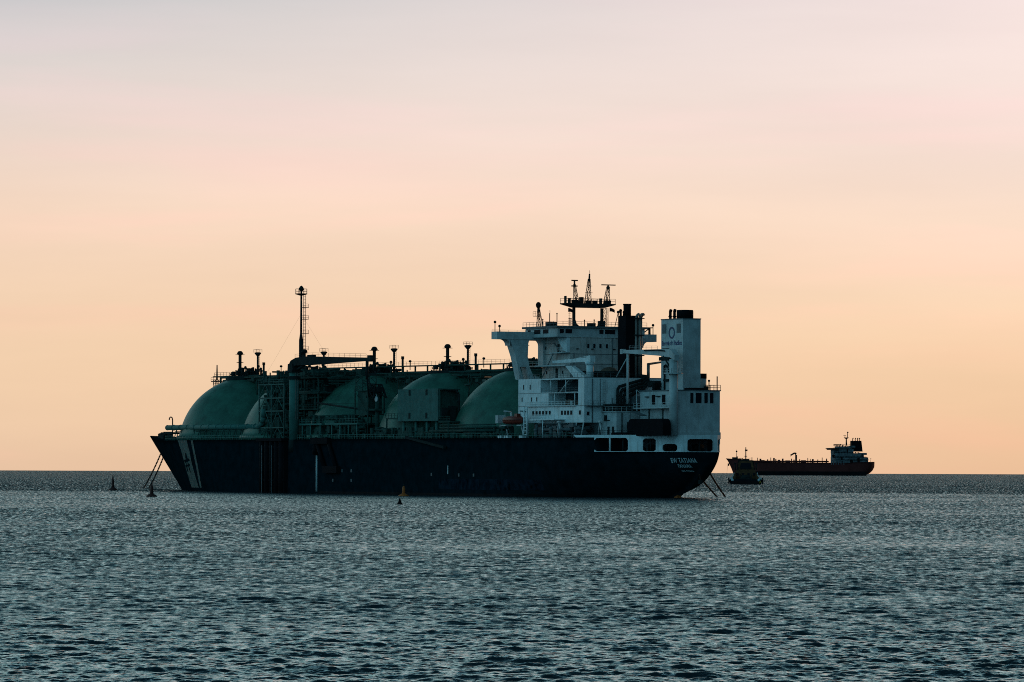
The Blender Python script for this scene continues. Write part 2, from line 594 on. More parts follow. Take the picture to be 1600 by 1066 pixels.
def loft_hull():
    m = MB()
    NZ = 18
    st = [-62.9, -62.88, -62.86, -62.84, -62.5, -62.2, -61.3, -60.4, -58.6, -57, -54, -50, -46, -43, -40.6, -40.0, -36, -30, -25, -20, -15, -10, -5, 0, 10, 25, 40, 60, 80, 100, 120, 140, 150]
    rows = []
    for s in st:
        zt = 11.2 if s < -40.3 else 14.65
        zb = min(keel(s), zt - .05)
        rows.append([(s, half(s, zb + (zt - zb) * k / NZ), zb + (zt - zb) * k / NZ) for k in range(NZ + 1)])
    for fr in [.08, .16, .24, .32, .4, .48, .56, .64, .72, .8, .87, .93, .97, .99, 1.0]:
        s0 = 150 + fr * (stem(15.5) - 150)
        zt = ip(s0, [210, 226, 236, 262], [14.65, 14.8, 15.5, 16.4])
        row = []
        for k in range(NZ + 1):
            z = -9 + (zt + 9) * k / NZ
            s = 150 + fr * (stem(z) - 150)
            row.append((s, half(s, z) if fr < 1 else 0.0, z))
        rows.append(row)
    n = len(rows)
    for sgn in (1, -1):
        for row in rows:
            m.v += [(a, sgn * b, c) for a, b, c in row]
    W = NZ + 1
    for q in (0, 1):
        o = q * n * W
        for i in range(n - 1):
            for k in range(NZ):
                f = (o + i * W + k, o + (i + 1) * W + k, o + (i + 1) * W + k + 1, o + i * W + k + 1)
                m.f.append(f if q else f[::-1])
                m.s.append(True)
    for i in range(n - 1):               # deck and bottom
        a, b = i * W + NZ, (i + 1) * W + NZ
        m.f.append((a, b, b + n * W, a + n * W))
        a, b = i * W, (i + 1) * W
        m.f.append((b, a, a + n * W, b + n * W))
        m.s += [False, False]
    return m
hull = P('hull', loft_hull(), 'navy')

# --- markings on the plating
def hull_patch(rows, off=0.06):
    """rows of (s, z) points mapped on the port side of the hull"""
    m = MB()
    w = len(rows[0])
    for r in rows:
        for s, z in r:
            m.v.append((s, half(s, z) + off, z))
    for i in range(len(rows) - 1):
        for k in range(w - 1):
            m.f.append((i * w + k, i * w + k + 1, (i + 1) * w + k + 1, (i + 1) * w + k))
            m.s.append(True)
    return m
def hull_band(rows, n=3, w=3):            # (z, s ahead, s astern) knots down the plating
    zs = [r[0] for r in rows][::-1]
    out = []
    for z in np.linspace(rows[0][0], rows[-1][0], 15):
        a, b = ip(z, zs, [r[1] for r in rows][::-1]), ip(z, zs, [r[2] for r in rows][::-1])
        out.append([(a + (b - a) * k / w, z) for k in range(w + 1)])
    return hull_patch(out)
M['bowmark'] = mat('faded_bow_marking', (0.062, 0.115, 0.105), 0.6, vary=0.5, scale=0.6, streak=0.6, streak_col=(0.05, 0.075, 0.075))
band = P('bow_band', hull_band([(14.6, 195.0, 186.5), (11.35, 193.95, 185.55), (7.86, 194.25, 185.7), (4.38, 194.95, 185.6), (1.05, 196.1, 185.4)]), 'bowmark', hull)
P('bow_stripe', hull_band([(14.6, 183.0, 181.35), (11.34, 182.3, 180.7), (7.87, 182.05, 180.2), (4.4, 182.7, 180.65), (1.1, 183.8, 181.8)]), 'bowmark', hull)
em = MB()
def hq(s0, z0, s1, z1, w):               # a stroke of lettering on the bow band
    n = 4
    for i in range(n):
        a, b = i / n, (i + 1) / n
        pa, pb = (s0 + (s1 - s0) * a, z0 + (z1 - z0) * a), (s0 + (s1 - s0) * b, z0 + (z1 - z0) * b)
        d = Vector((pb[0] - pa[0], pb[1] - pa[1])).normalized()
        nx, nz_ = -d.y * w / 2, d.x * w / 2
        o = len(em.v)
        for s, z in ((pa[0] - nx, pa[1] - nz_), (pb[0] - nx, pb[1] - nz_), (pb[0] + nx, pb[1] + nz_), (pa[0] + nx, pa[1] + nz_)):
            em.v.append((s, half(s, z) + .13, z))
        em.f.append((o, o + 1, o + 2, o + 3))
        em.s.append(False)
hq(189.9, 10.9, 191.0, 8.9, .8); hq(189.7, 10.9, 189.4, 8.9, .8); hq(193.6, 8.6, 187.4, 9.1, .7)
hq(192.0, 8.8, 193.2, 5.6, .8); hq(189.8, 8.9, 190.2, 5.4, .8); hq(193.8, 7.2, 188.4, 7.6, .5)
P('bow_emblem', em, 'navy', hull)
P('fender_strip', MB().tube((100.6, 23.1, .6), (100.6, 23.1, 10.4), .28, 6), 'letter', hull)
P('draught_mark', MB().box(24.8, 25.15, 23.0, 23.06, 5.5, 7.7), 'letter', hull)
pieces('tug_mark', [MB().box(a - .35, a + .35, 23.0, 23.06, c - .4, c + .4) for a, c in [(91, 6.2), (85.5, 6.2), (80, 6.2), (91, 3.6), (80, 3.6), (34, 5.4), (19, 5.3), (11, 5.3)]], 'dimgrey', hull)
M['scuff'] = mat('scuffed_old_paint', (0.0045, 0.013, 0.021), 0.8, vary=0.9, scale=0.6, streak=0.7, streak_col=(0.02, 0.036, 0.045), spec=0.0)
P('scuffed_plating', hull_patch([[(s, 1.6 + q * .9) for s in np.linspace(-20, 30, 40)] for q in range(4)], .03), 'scuff', hull)
bt = [[(s, -1.5 + q * .72) for s in np.linspace(-34, 100, 60)] for q in range(4)]
P('boot_topping', hull_patch(bt, .04), 'boot', hull)

_rows = {}
def on_stern(x, z, off=.22):
    """distance x along the stern plating, from its port quarter to starboard -> (s, p)"""
    key = round(z / .06)
    if key not in _rows:
        ss = np.concatenate([np.linspace(-57.5, -62.8, 60), np.linspace(-62.81, -62.899, 60)])
        pts = [(a, half(a, key * .06)) for a in ss]
        pts += [(a, -c) for a, c in reversed(pts)]
        d = [0]
        for a, c in zip(pts, pts[1:]):
            d.append(d[-1] + math.hypot(a[0] - c[0], a[1] - c[1]))
        _rows[key] = (d, [q[0] for q in pts], [q[1] for q in pts])
    d, xs, ys = _rows[key]
    return ip(x, d, xs) - off * .8, ip(x, d, ys) + off * .6
def stern_text(body, x0, x1, zc, h):
    me = text_mesh(body, 1.0, 0.0, .02, 1.12)
    co = np.array([v.co[:] for v in me.vertices])
    a, b = co[:, 0].min(), co[:, 0].max()
    c, d = co[:, 1].min(), co[:, 1].max()
    for v in me.vertices:
        z = zc + ((v.co.y - c) / (d - c) - .5) * h
        s, p = on_stern(x0 + (v.co.x - a) / (b - a) * (x1 - x0), z)
        v.co = (s, p, z)
    return me
P('ship_name', stern_text('BW TATIANA', 1.9, 8.6, 9.15, 1.2), 'letter', hull)
P('home_port', stern_text('PANAMA', 3.3, 6.6, 7.8, .85), 'letter', hull)
P('registry_number', stern_text('IMO 9236626', 3.5, 6.4, 6.6, .4), 'offwhite', hull)
P('rudder_post', MB().prism([(-52.6, -6), (-50.2, -6), (-50.6, 1.9), (-52.0, 1.7)], 'y', -.5, .5), 'buoyorange', hull)  # orange colour stands in for warm light on the rudder top
P('stern_fitting', MB().box(-62.6, -61.6, -.3, .4, 3.5, 4.5).tube((-62, 0, 4.4), (-61.6, 0, 5.8), .15, 6), 'dsteel', hull)

# --- white bulwark round the mooring deck, with rounded openings
def outline():
    pts = []
    for s in np.concatenate([np.arange(-33.8, -57, -.15), np.arange(-57, -62.2, -.08), np.arange(-62.2, -62.85, -.05), np.arange(-62.85, -62.9, -.0018)]):
        pts.append((s, deck_half(s)))
    pts.append((-62.9, 0.0))
    return pts + [(s, -p) for s, p in reversed(pts[:-1])]
OUT = outline()
def in_round(s, z, s0, s1, z0, z1, r):
    if not (s0 <= s <= s1 and z0 <= z <= z1):
        return False
    dx = max(s0 + r - s, s - (s1 - r), 0)
    dz = max(z0 + r - z, z - (z1 - r), 0)
    return dx * dx + dz * dz <= r * r
def bulwark():
    m = MB()
    arc = [0]
    for a, b in zip(OUT, OUT[1:]):
        arc.append(arc[-1] + math.hypot(a[0] - b[0], a[1] - b[1]))
    def arc_at(s, side):
        L = len(OUT) // 2
        rng_ = range(0, L + 1) if side > 0 else range(len(OUT) - 1, L - 1, -1)
        return arc[min(rng_, key=lambda i: abs(OUT[i][0] - s))]
    holes = []
    def hole(sa, sb, z0, z1, side=1, r=.8):
        a, b = arc_at(sa, side), arc_at(sb, side)
        holes.append((min(a, b), max(a, b), z0, z1, r))
    for side in (1, -1):
        hole(-40.3, -49.0, 11.3, 14.6, side)
        hole(-52.7, -56.0, 11.3, 14.5, side)
        hole(-57.6, -61.2, 11.3, 13.1, side)
        p_at = lambda p: min(range(len(OUT)), key=lambda i: abs(OUT[i][1] - p) + (0 if OUT[i][0] < -55 else 50))
    holes.append((arc[p_at(4.2)], arc[p_at(-3.0)], 11.35, 14.3, .7))
    holes.append((arc[p_at(-4.4)], arc[p_at(-6.6)], 11.35, 14.3, .5))
    NZ = 34
    z0, z1 = 11.2, 15.32
    zs = [z0 + (z1 - z0) * k / NZ for k in range(NZ + 1)]
    n = len(OUT)
    for d in (0.04, -0.22):
        for i, (s, p) in enumerate(OUT):
            a, b = OUT[max(0, i - 1)], OUT[min(n - 1, i + 1)]
            t = Vector((b[0] - a[0], b[1] - a[1])).normalized()
            nx, ny = t.y, -t.x
            if nx * (s + 30) + ny * p < 0:
                nx, ny = -nx, -ny
            for z in zs:
                m.v.append((s + nx * d, p + ny * d, z))
    W = NZ + 1
    keep = {}
    for i in range(n - 1):
        for k in range(NZ):
            a, z, s = (arc[i] + arc[i + 1]) / 2, (zs[k] + zs[k + 1]) / 2, OUT[i][0]
            ok = not any(in_round(a, z, *h) for h in holes)
            if s > -40.2 and z < 14.66:
                ok = False
            if s > -34.6 and z < 15.3 and z - 14.65 < (s + 34.6) * .9:
                ok = False
            keep[i, k] = ok
    o = n * W
    for (i, k), ok in keep.items():
        if not ok:
            continue
        a, b, c, d = i * W + k, (i + 1) * W + k, (i + 1) * W + k + 1, i * W + k + 1
        m.f += [(a, b, c, d), (o + d, o + c, o + b, o + a)]
        m.s += [False, False]
        for (di, dk), (e, f) in {(-1, 0): (d, a), (1, 0): (b, c), (0, -1): (a, b), (0, 1): (c, d)}.items():
            if not keep.get((i + di, k + dk), False):
                m.f.append((f, e, o + e, o + f))
                m.s.append(False)
    return m
P('mooring_bulwark', bulwark(), 'white')
inset = lambda d: [(s + .3, p * (1 - d / max(abs(p), d + .5))) for s, p in OUT[::6]]
P('poop_deck', MB().prism([(-33.9, deck_half(-33.9) - .4)] + inset(.35)[1:-1] + [(-33.9, -deck_half(-33.9) + .4)], 'z', 14.75, 15.12), 'dimgrey')
for a, p in [(-44, 8), (-50, 6), (-47, -7), (-55, 3), (-56, -3), (-52, 0)]:      # winches and bollards on the mooring deck
    P('mooring_winch', MB().box(a - 1.4, a + 1.4, p - .8, p + .8, 11.2, 12.2).lathe([(.7, -1.3), (.7, 1.3)], (a, p, 12.4), 12, 'y'), 'dsteel')
    P('bollard', MB().tube((a + 2.2, p + 1.2, 11.15), (a + 2.2, p + 1.2, 12.3), .3), 'dsteel')
for a, p in [(-46.5, 12.6), (-54, 9.2), (-61.5, 0)]:
    P('deck_pillar', MB().tube((a, p, 11.15), (a, p, 14.8), .22, 6), 'dsteel')
P('mooring_deck_house', MB().box(-52, -38, -8, 6, 11.25, 14.7), 'dimgrey')
P('bulwark_stanchion', MB().tube((-44.1, 14.9, 11.2), (-44.1, 14.9, 14.7), .25, 6), 'white')

# --- tank domes
TANK_S = [192.5 - 42.2 * i for i in range(5)]
R_T, ZC = 20.2, 12.8
def dome_mesh():
    m = MB()
    prof = [(20.75, 1.9), (20.75, 3.1), (20.15, 3.15)]
    for k in range(1, 29):
        a = RAD(9 + (90 - 9) * k / 28)
        prof.append((max(.02, R_T * math.cos(a)), R_T * math.sin(a)))
    return m.lathe(prof, (0, 0, ZC), 72)
dome = P('tank_dome', dome_mesh(), 'green', loc=(TANK_S[0], 0, 0))
seam = MB()
for a in (28, 50, 68):
    seam.lathe([(R_T * math.cos(RAD(a)) + .02, R_T * math.sin(RAD(a)) - .05), (R_T * math.cos(RAD(a)) + .06, R_T * math.sin(RAD(a))), (R_T * math.cos(RAD(a)) - .02, R_T * math.sin(RAD(a)) + .05)], (0, 0, ZC), 72)
for s in TANK_S[1:]:
    copy_part(dome, ship, (s, 0, 0))

# --- gear on top of each dome: valve house, vent riser, light mast, pole
def valve_cluster():
    m = MB()
    r = random.Random(3)
    m.lathe([(6.2, 31.6), (6.2, 33.1), (5.0, 33.2)], (0, 0, 0), 20, smooth=False)
    for k in range(85):
        s, p = r.gauss(-.5, 2.5), r.uniform(-3.5, 3.5)
        z = 33 + abs(r.gauss(0, .6)) + max(0, 1.3 - abs(s) * .3)
        q = r.random()
        if q < .45:
            m.tube((s, p, 32.8), (s, p, z + .7), r.uniform(.1, .28), 6)
            m.ball((s, p, z + .7), r.uniform(.22, .48), 1, 8, 5)
        elif q < .75:
            m.box(s - .5, s + .4, p - .4, p + .4, z - .9, z + r.uniform(0, .5))
        else:
            m.tube((s, p, z), (s + r.uniform(-2.4, 2.4), p + r.uniform(-1, 1), z + r.uniform(-.2, .3)), .18, 6)
    m.rail([(-5.6, 3.4, 33.1), (5.6, 3.4, 33.1), (5.6, -3.4, 33.1)], 1.1, 1.4, .05)
    return m
def vent_riser():
    m = MB().tube((0, 0, 32.5), (0, 0, 40.6), .46, 12)
    m.lathe([(.4, 37.3), (1.05, 37.4), (1.05, 37.5), (.4, 37.55)], (0, 0, 0), 14, smooth=False)
    m.lathe([(.4, 39.7), (1.0, 39.9), (.75, 40.45), (.45, 40.75), (.05, 40.8)], (0, 0, 0), 14)
    m.lathe([(1.35, 39.65), (1.35, 39.75)], (0, 0, 0), 12, smooth=False)
    return m
def light_mast():
    m = MB().tube((0, 0, 32.5), (0, 0, 39.4), .3, 10)
    m.lathe([(.35, 38.9), (.95, 39.6), (.95, 39.9), (.3, 40.0)], (0, 0, 0), 12)
    m.rail([(-.9, -.9, 39.9), (-.9, .9, 39.9), (.9, .9, 39.9), (.9, -.9, 39.9)], .9, .9, .04)
    for k in range(12):
        m.tube((-.75, -.25, 33 + k * .55), (-.75, .25, 33 + k * .55), .04, 4)
    m.tube((-.75, -.25, 32.6), (-.75, -.25, 40), .05, 4).tube((-.75, .25, 32.6), (-.75, .25, 40), .05, 4)
    return m
vc = P('valve_cluster', valve_cluster(), 'dsteel', loc=(TANK_S[0] + .5, 0, 0))
vr = P('vent_riser', vent_riser(), 'dsteel', loc=(198.4, 0, 0))
lm_ = P('light_mast', light_mast(), 'dsteel', loc=(186.4, 0, .2))
pm = P('vent_pipe', MB().tube((0, 0, 32.5), (0, 0, 37.1), .3, 8).tube((0, 0, 36.4), (0, 0, 37.2), .42, 8), 'dsteel', loc=(182.4, 0, 0))
wr, wlm, wp = [155.9, 112.1, 69.0, 26.6], [143.4, 100.2, 57.5, 14.5], [None, 98.6 - 3.5, 56.1 - 3.0, 12]
for i in range(4):
    copy_part(vc, ship, (TANK_S[i + 1] + .5, 0, -.25))
    copy_part(vr, ship, (wr[i], 0, -.3 - .2 * i))
    copy_part(lm_, ship, (wlm[i], 0, -.4))
    if wp[i]:
        copy_part(pm, ship, (wp[i], 0, .1))
P('dome_ladder_post', MB().lattice((214.2, 0, 30.5), (214.2, 0, 32.6), 1.6, 1.6, 2, .1).tube((214.2, 0, 32.4), (214.2, 0, 37.0), .28, 8, .16)
  .box(212.6, 216.2, -1, 1, 32.0, 32.25).rail([(212.6, 1, 32.2), (216.2, 1, 32.2)], 1.1, 1.2, .05).ball((209.5, 0, 31.6), .6, 1, 8, 6), 'dsteel')

# --- pipe rack and walkway along the tank tops
rack = MB()
for p, z, r_ in [(-2.4, 32.2, .45), (-1.2, 32.5, .32), (0.2, 31.9, .5), (1.5, 32.3, .35), (2.6, 31.7, .42), (3.5, 32.6, .22), (-3.3, 33.1, .2)]:
    rack.tube((204, p, z + .35), (6, p, z - .35), r_, 8)
for i in range(29):
    s = 200 - i * 6.8
    z = 32.0 - .0036 * (200 - s)
    rack.box(s - .18, s + .18, -3.8, 3.8, z - .9, z - .55)
    if not any(abs(s - t) < 9 for t in TANK_S):
        for p in (-3.5, 3.5):
            zz = ZC + math.sqrt(max(4, R_T ** 2 - min(20, min(abs(s - t) for t in TANK_S)) ** 2)) - 1
            rack.tube((s, p, zz), (s, p, z), .2, 6)
        rack.tube((s, -3.5, z - 5), (s, 3.5, z), .15, 5)
P('pipe_rack', rack, 'dgreen')
walk = MB()
walk.box(212, 181, -.4, 2.4, 33.25, 33.6)
def walkway(s0, s1, z0, z1):
    walk.quad_box([(s1, 1.0, z1 - .3), (s0, 1.0, z0 - .3), (s0, 2.6, z0 - .3), (s1, 2.6, z1 - .3), (s1, 1.0, z1), (s0, 1.0, z0), (s0, 2.6, z0), (s1, 2.6, z1)])
    n = int((s0 - s1) / 7)
    for k in range(n + 1):
        s, z = s0 + (s1 - s0) * k / n, z0 + (z1 - z0) * k / n
        walk.tube((s, 1.8, z - 2.4), (s, 1.8, z - .2), .24, 6)
    walk.rail([(s0, 2.5, z0), (s1, 2.5, z1)], 1.0, 2.4, .035)
walkway(141, 6, 34.9, 34.2)
walk.rail([(211, 2.3, 33.6), (190, 2.3, 33.6)], 1.0, 2.0, .05)
for s, z in [(209, 33.2), (205, 33.2)]:
    walk.tube((s, 1.2, 30.5), (s, 1.2, z), .3, 6)
P('walkway', walk, 'dgreen')
for s in (168, 88, 46, 8):                # lamps standing on the rack
    P('deck_lamp', MB().tube((s, 1.4, 33.4), (s, 1.4, 35.6), .12, 6).ball((s, 1.4, 35.8), .42, .8, 10, 6), 'dsteel')
r5 = random.Random(8)                     # pipe bends and valves in the gaps between the domes
for c in [171.4, 129.2, 87.0, 44.8]:
    gap = MB().tube((c - 13, 0, 31.2), (c + 13, 0, 31.4), .3, 8).tube((c, -5, 31.2), (c, 6, 31.2), .25, 6)
    for k in range(30):
        a, p = c + r5.uniform(-13, 13), r5.uniform(-5, 6)
        z = r5.uniform(28.8, 32.8)
        q = r5.random()
        if q < .6:
            gap.tube((a, p, z), (a + r5.uniform(-9, 9), p + r5.uniform(-.6, .6), z + r5.uniform(-.3, .3)), r5.uniform(.12, .3), 6)
        elif q < .8:
            gap.tube((a, p, z - 2), (a, p, z + 1), .16, 6)
        else:
            gap.box(a - .8, a + .8, p - .6, p + .6, z - .5, z + .4)
    P('gap_pipework', gap, 'dgreen')

# --- tall vent mast
mast = MB().tube((158, 0, 30), (158, 0, 43), .6, 12).tube((158, 0, 43), (158, 0, 45), .6, 12, .32).tube((158, 0, 45), (158, 0, 57.2), .32, 12, .27)
vm = P('vent_mast', mast, 'dsteel')
mp_ = MB().lathe([(.4, 55.7), (1.75, 56.1), (1.75, 56.3)], (158, 0, 0), 14, smooth=False)
mp_.rail([(158 + 1.7 * math.cos(t), 1.7 * math.sin(t), 56.3) for t in np.linspace(0, 2 * math.pi, 9)], 1.3, 3, .06)
P('mast_platform', mp_, 'dsteel', vm)
P('mast_cap', MB().lathe([(.35, 57.0), (.75, 57.4), (.7, 57.8), (.4, 58.3), (.05, 58.55)], (158, 0, 0), 12), 'dsteel', vm)
ld = MB()
for k in range(52):
    z = 34 + k * .42
    ld.tube((156.9, -.8, z), (156.9, -.2, z), .045, 4)
ld.tube((156.9, -.85, 34), (156.9, -.85, 56), .07, 4).tube((156.9, -.15, 34), (156.9, -.15, 56), .07, 4)
for z in (40.2, 44.8, 48.9, 52.2):
    ld.box(155.9, 157.6, -1.3, .3, z, z + .15)
    ld.rail([(155.9, -1.3, z), (155.9, .3, z), (157.6, .3, z)], 1.1, 1, .05)
P('mast_ladder', ld, 'dsteel', vm)
P('stay_wire', MB().tube((158, 0, 50.5), (171, 5, 33), .012, 4, caps=False).tube((158, 0, 50.5), (144, -5, 33), .012, 4, caps=False), 'dsteel', vm)

# --- deck crane: tall green column with stowed jib
crane = P('deck_crane', MB().tube((116.5, 22.3, 14.6), (116.5, 22.3, 33.4), 1.34, 24), 'palegreen')
P('crane_foot', MB().tube((116.5, 22.3, 11.3), (116.5, 22.3, 14.62), 1.42, 24), 'dsteel', crane)
P('crane_collar', MB().lathe([(1.3, 31.0), (1.75, 31.1), (1.75, 31.9), (1.3, 32.0)], (116.5, 22.3, 0), 24, smooth=False), 'dsteel', crane)
P('crane_head', MB().quad_box([(114.9, 21.0, 33.3), (118.1, 21.0, 33.3), (118.1, 23.6, 33.3), (114.9, 23.6, 33.3), (115.6, 21.2, 35.3), (118.3, 21.2, 35.3), (118.3, 23.4, 35.3), (115.6, 23.4, 35.3)])
  .box(114.6, 118.6, 20.6, 24.0, 33.0, 33.5).tube((115.3, 22.3, 33.5), (110.5, 22.3, 34.8), .4, 8), 'dsteel', crane)
boom = MB()
def hexa(m, secs):                         # box girder through rectangular sections (s, p, z, half width, half height)
    for (s, p, z, w, h), (s2, p2, z2, w2, h2) in zip(secs, secs[1:]):
        m.quad_box([(s2, p2 - w2, z2 - h2), (s, p - w, z - h), (s, p + w, z - h), (s2, p2 + w2, z2 - h2),
                    (s2, p2 - w2, z2 + h2), (s, p - w, z + h), (s, p + w, z + h), (s2, p2 + w2, z2 + h2)])
hexa(boom, [(118.4, 22.3, 34.2, .8, .9), (117.0, 22.3, 35.2, .9, 1.0), (114, 22.3, 35.9, .8, 1.05), (108, 22.3, 36.0, .8, 1.2), (70.5, 22.3, 35.75, .45, .42)])
boom.box(69.6, 71.2, 21.7, 22.9, 35.1, 36.8).tube((69.4, 22.3, 36.3), (69.4, 22.3, 35.2), .8, 8)
boom.box(104, 107.5, 21.8, 22.8, 36.9, 37.6)
boom.rail([(115, 22.8, 36.9), (104, 22.8, 37.1), (72, 22.8, 36.2)], 1.0, 3.0, .04)
P('crane_jib', boom, 'dsteel', crane)
P('jib_rest', MB().tube((72.4, 22.3, 30.4), (72.4, 22.3, 35.4), .42, 8).tube((70, 21, 26), (72.4, 22.3, 31), .25, 6).tube((74, 21, 26), (72.4, 22.3, 31), .25, 6), 'dsteel', crane)
P('crane_ladder', MB().tube((115.0, 22.0, 20), (115.0, 22.0, 33), .09, 4).tube((115.0, 22.6, 20), (115.0, 22.6, 33), .09, 4), 'pipe', crane)

# --- bow: long pipe on trestles, rails, fittings
pipe = MB().tube((207.1, 19, 18.35), (146.5, 19, 18.3), .74, 14).ball((207.1, 19, 18.35), .8, 1, 12, 7)
for k in range(12):
    s = 203 - k * 5
    pipe.tube((s, 19, 18.35), (s - .35, 19, 18.35), .86, 14)
pipe.path([(146.5, 19, 18.3), (144.6, 19, 18.6), (143.2, 19, 19.6), (142.6, 19, 21), (142.6, 19, 23.2)], .74, 12)
P('loading_pipe', pipe, 'palegreen')
tr = MB()
for k in range(16):
    s = 202 - k * 4
    tr.tube((s, 19.4, 14.6), (s - 1.6, 19.2, 17.7), .13, 5).tube((s - 3.2, 19.4, 14.6), (s - 1.6, 19.2, 17.7), .13, 5)
    tr.tube((s, 19, 17.2), (s - 4, 19, 17.2), .1, 5)
P('pipe_trestle', tr, 'dgreen')
P('deck_davit', MB().path([(213.6, 14.5, 15), (213.6, 14.5, 20.6), (213.9, 14.5, 21.3), (214.8, 14.5, 21.6), (215.8, 14.5, 21.3), (216.0, 14.5, 20.7)], .17, 6), 'dsteel')
for a, p in [(252, 0), (246, 3), (240, 6), (240, -5), (234, 8), (228, 0), (224, 10)]:
    z = ip(a, [210, 226, 236, 262], [14.65, 14.8, 15.5, 16.4])
    P('windlass', MB().box(a - 1.2, a + 1.2, p - .7, p + .7, z - .4, z + rnd.uniform(.5, 1.4)).tube((a - 1.3, p, z - .3), (a - 1.3, p, z + .9), .35, 8), 'dsteel')
P('bow_screen', MB().box(231, 236, 6.5, 7.3, 15.1, 17.4), 'dsteel')
P('bow_platform', MB().box(222, 232, 8, 10, 16.6, 17.2).tube((226, 9, 14.6), (226, 9, 17), .3, 6).tube((230, 9, 15), (230, 9, 17), .3, 6), 'dsteel')

# --- rails along the deck edge
rl = MB()
rl.rail([(s, half(s, 14.6) - .5, 14.65) for s in range(214, 136, -6)], 1.3, 1.5, .07)
rl.rail([(114, 22.5, 14.65), (26, 22.5, 14.65)], 1.2, 1.5, .06)
rl.rail([(26, 22.5, 14.65), (-14, 22.2, 14.65), (-33, 19.5, 14.65)], 1.2, 1.6, .05)
P('deck_rail', rl, 'palegreen')

# --- process tower and modules amidships
tw = MB()
for s in (129.5, 137.5, 145.5):
    for p in (13.5, 19.0):
        tw.tube((s, p, 14.6), (s, p, 30.2), .22, 6)
for z in (18.0, 22.6, 26.2, 30.0):
    for p in (13.5, 19):
        tw.box(129.3, 145.7, p - .15, p + .15, z - .16, z + .16)
    for s in (129.5, 137.5, 145.5):
        tw.box(s - .15, s + .15, 13.5, 19, z - .16, z + .16)
for z0, z1 in ((14.6, 18), (18, 22.6), (22.6, 26.2), (26.2, 30)):
    for a, b in ((129.5, 133.5), (137.5, 133.5), (137.5, 141.5), (145.5, 141.5)):
        tw.tube((a, 19.05, z0), (b, 19.05, z1), .12, 5)
    tw.tube((129.45, 13.5, z0), (129.45, 19, z1), .12, 5)
tw.rail([(145.5, 19.2, 30.2), (129.5, 19.2, 30.2), (129.5, 13.5, 30.2)], 1.1, 1.6, .06)
tower = P('process_tower', tw, 'midgreen')
def machinery(seed, n, s0, s1, p0, p1, z0, z1):
    m = MB()
    r = random.Random(seed)
    for k in range(n):
        s, p, z = r.uniform(s0, s1), r.uniform(p0, p1), r.uniform(z0, z1)
        q = r.random()
        if q < .3:
            a, b, c = r.uniform(.5, 1.8), r.uniform(.5, 1.5), r.uniform(.4, 1.6)
            m.box(max(s0, s - a), min(s1, s + a), max(p0, p - b), min(p1, p + b), max(z0, z - c), min(z1, z + c))
        elif q < .6:
            h = r.uniform(1.5, 5)
            m.tube((s, p, max(z0, z - h)), (s, p, min(z1, z + h)), r.uniform(.15, .5), 8)
        elif q < .85:
            d = r.uniform(2, 7)
            m.tube((max(s0, s - d), p, z), (min(s1, s + d), p, z), r.uniform(.12, .4), 8)
        else:
            m.tube((s, p0, z), (s, p1, z), r.uniform(.12, .35), 8)
    return m
P('tower_machinery', machinery(1, 190, 130, 145, 13.8, 18.2, 14.8, 29.6), 'dgreen', tower)
P('tower_vessel', MB().lathe([(.1, 15), (1.7, 15.6), (1.7, 26), (1.3, 27.4), (.1, 27.8)], (141, 14.5, 0), 16), 'dgreen', tower)
P('tower_vessel', MB().lathe([(.1, 15), (1.4, 15.4), (1.4, 23), (.1, 24.4)], (134, 15, 0), 16), 'dgreen', tower)
mod = MB()
for z in (15.2, 18.7, 23.0, 27.4, 31.6):
    mod.box(110.5, 128.6, 4, 18.0, z - .2, z + .1)
for s in (111, 119.5, 128):
    for p in (5, 11.5, 17.6):
        mod.tube((s, p, 14.6), (s, p, 31.6), .25, 6)
mod.rail([(128.4, 17.9, 31.7), (110.6, 17.9, 31.7), (110.6, 4.2, 31.7)], 1.1, 1.8, .06)
mod.rail([(128.4, 17.9, 23.1), (110.6, 17.9, 23.1)], 1.1, 1.8, .05)
module = P('regasification_module', mod, 'dgreen')
P('module_machinery', machinery(2, 210, 111, 128, 4.5, 17.6, 15.2, 32.4), 'dgreen', module)
P('module_cladding', MB().box(112, 127.6, 9.5, 14.5, 18.9, 31.2), 'dsteel', module)
P('upper_pipework', machinery(7, 170, 106, 152, -6, 16, 29.6, 34.0), 'dgreen')

# seawater intake pipes hanging down the ship's side
for a in (120.2, 123.2, 126.2, 129.3, 132.4):
    P('intake_pipe', MB().tube((a, 24.1, -2), (a, 24.1, 14.4), .95, 14), 'black')
sw = MB().box(118.4, 134.6, 22.6, 25.2, 14.2, 15.0)
for z in (3.5, 8.0, 12.6):
    sw.box(118.8, 133.9, 22.95, 24.4, z - .25, z + .25)
for a in (118.9, 133.8):
    sw.box(a - .15, a + .15, 23.0, 24.2, -1, 14.3)
P('intake_frame', sw, 'black')
for a, q in ((130.8, .12), (124.6, .1)):
    P('intake_guide', MB().tube((a, 25.15, -1), (a, 25.15, 13), q, 5), 'dimgrey')
br = MB()
for s in (100.5, 93.5):
    br.tube((s, 23.6, 14.9), (s - 6, 23.7, 6.6), .55, 8)
br.box(86.5, 95, 23.0, 24.3, 5.6, 7.4).box(92, 102, 23, 24.4, 13.4, 15.0).tube((100, 23.7, 13), (100.6, 23.7, 10.6), .8, 8)
P('fender_frame', br, 'black')
P('accommodation_ladder', MB().quad_box([(25.5, 23.3, 12.0), (46.9, 23.3, 14.7), (46.9, 24.1, 14.7), (25.5, 24.1, 12.0), (25.5, 23.3, 12.6), (46.9, 23.3, 15.3), (46.9, 24.1, 15.3), (25.5, 24.1, 12.6)]), 'dsteel')

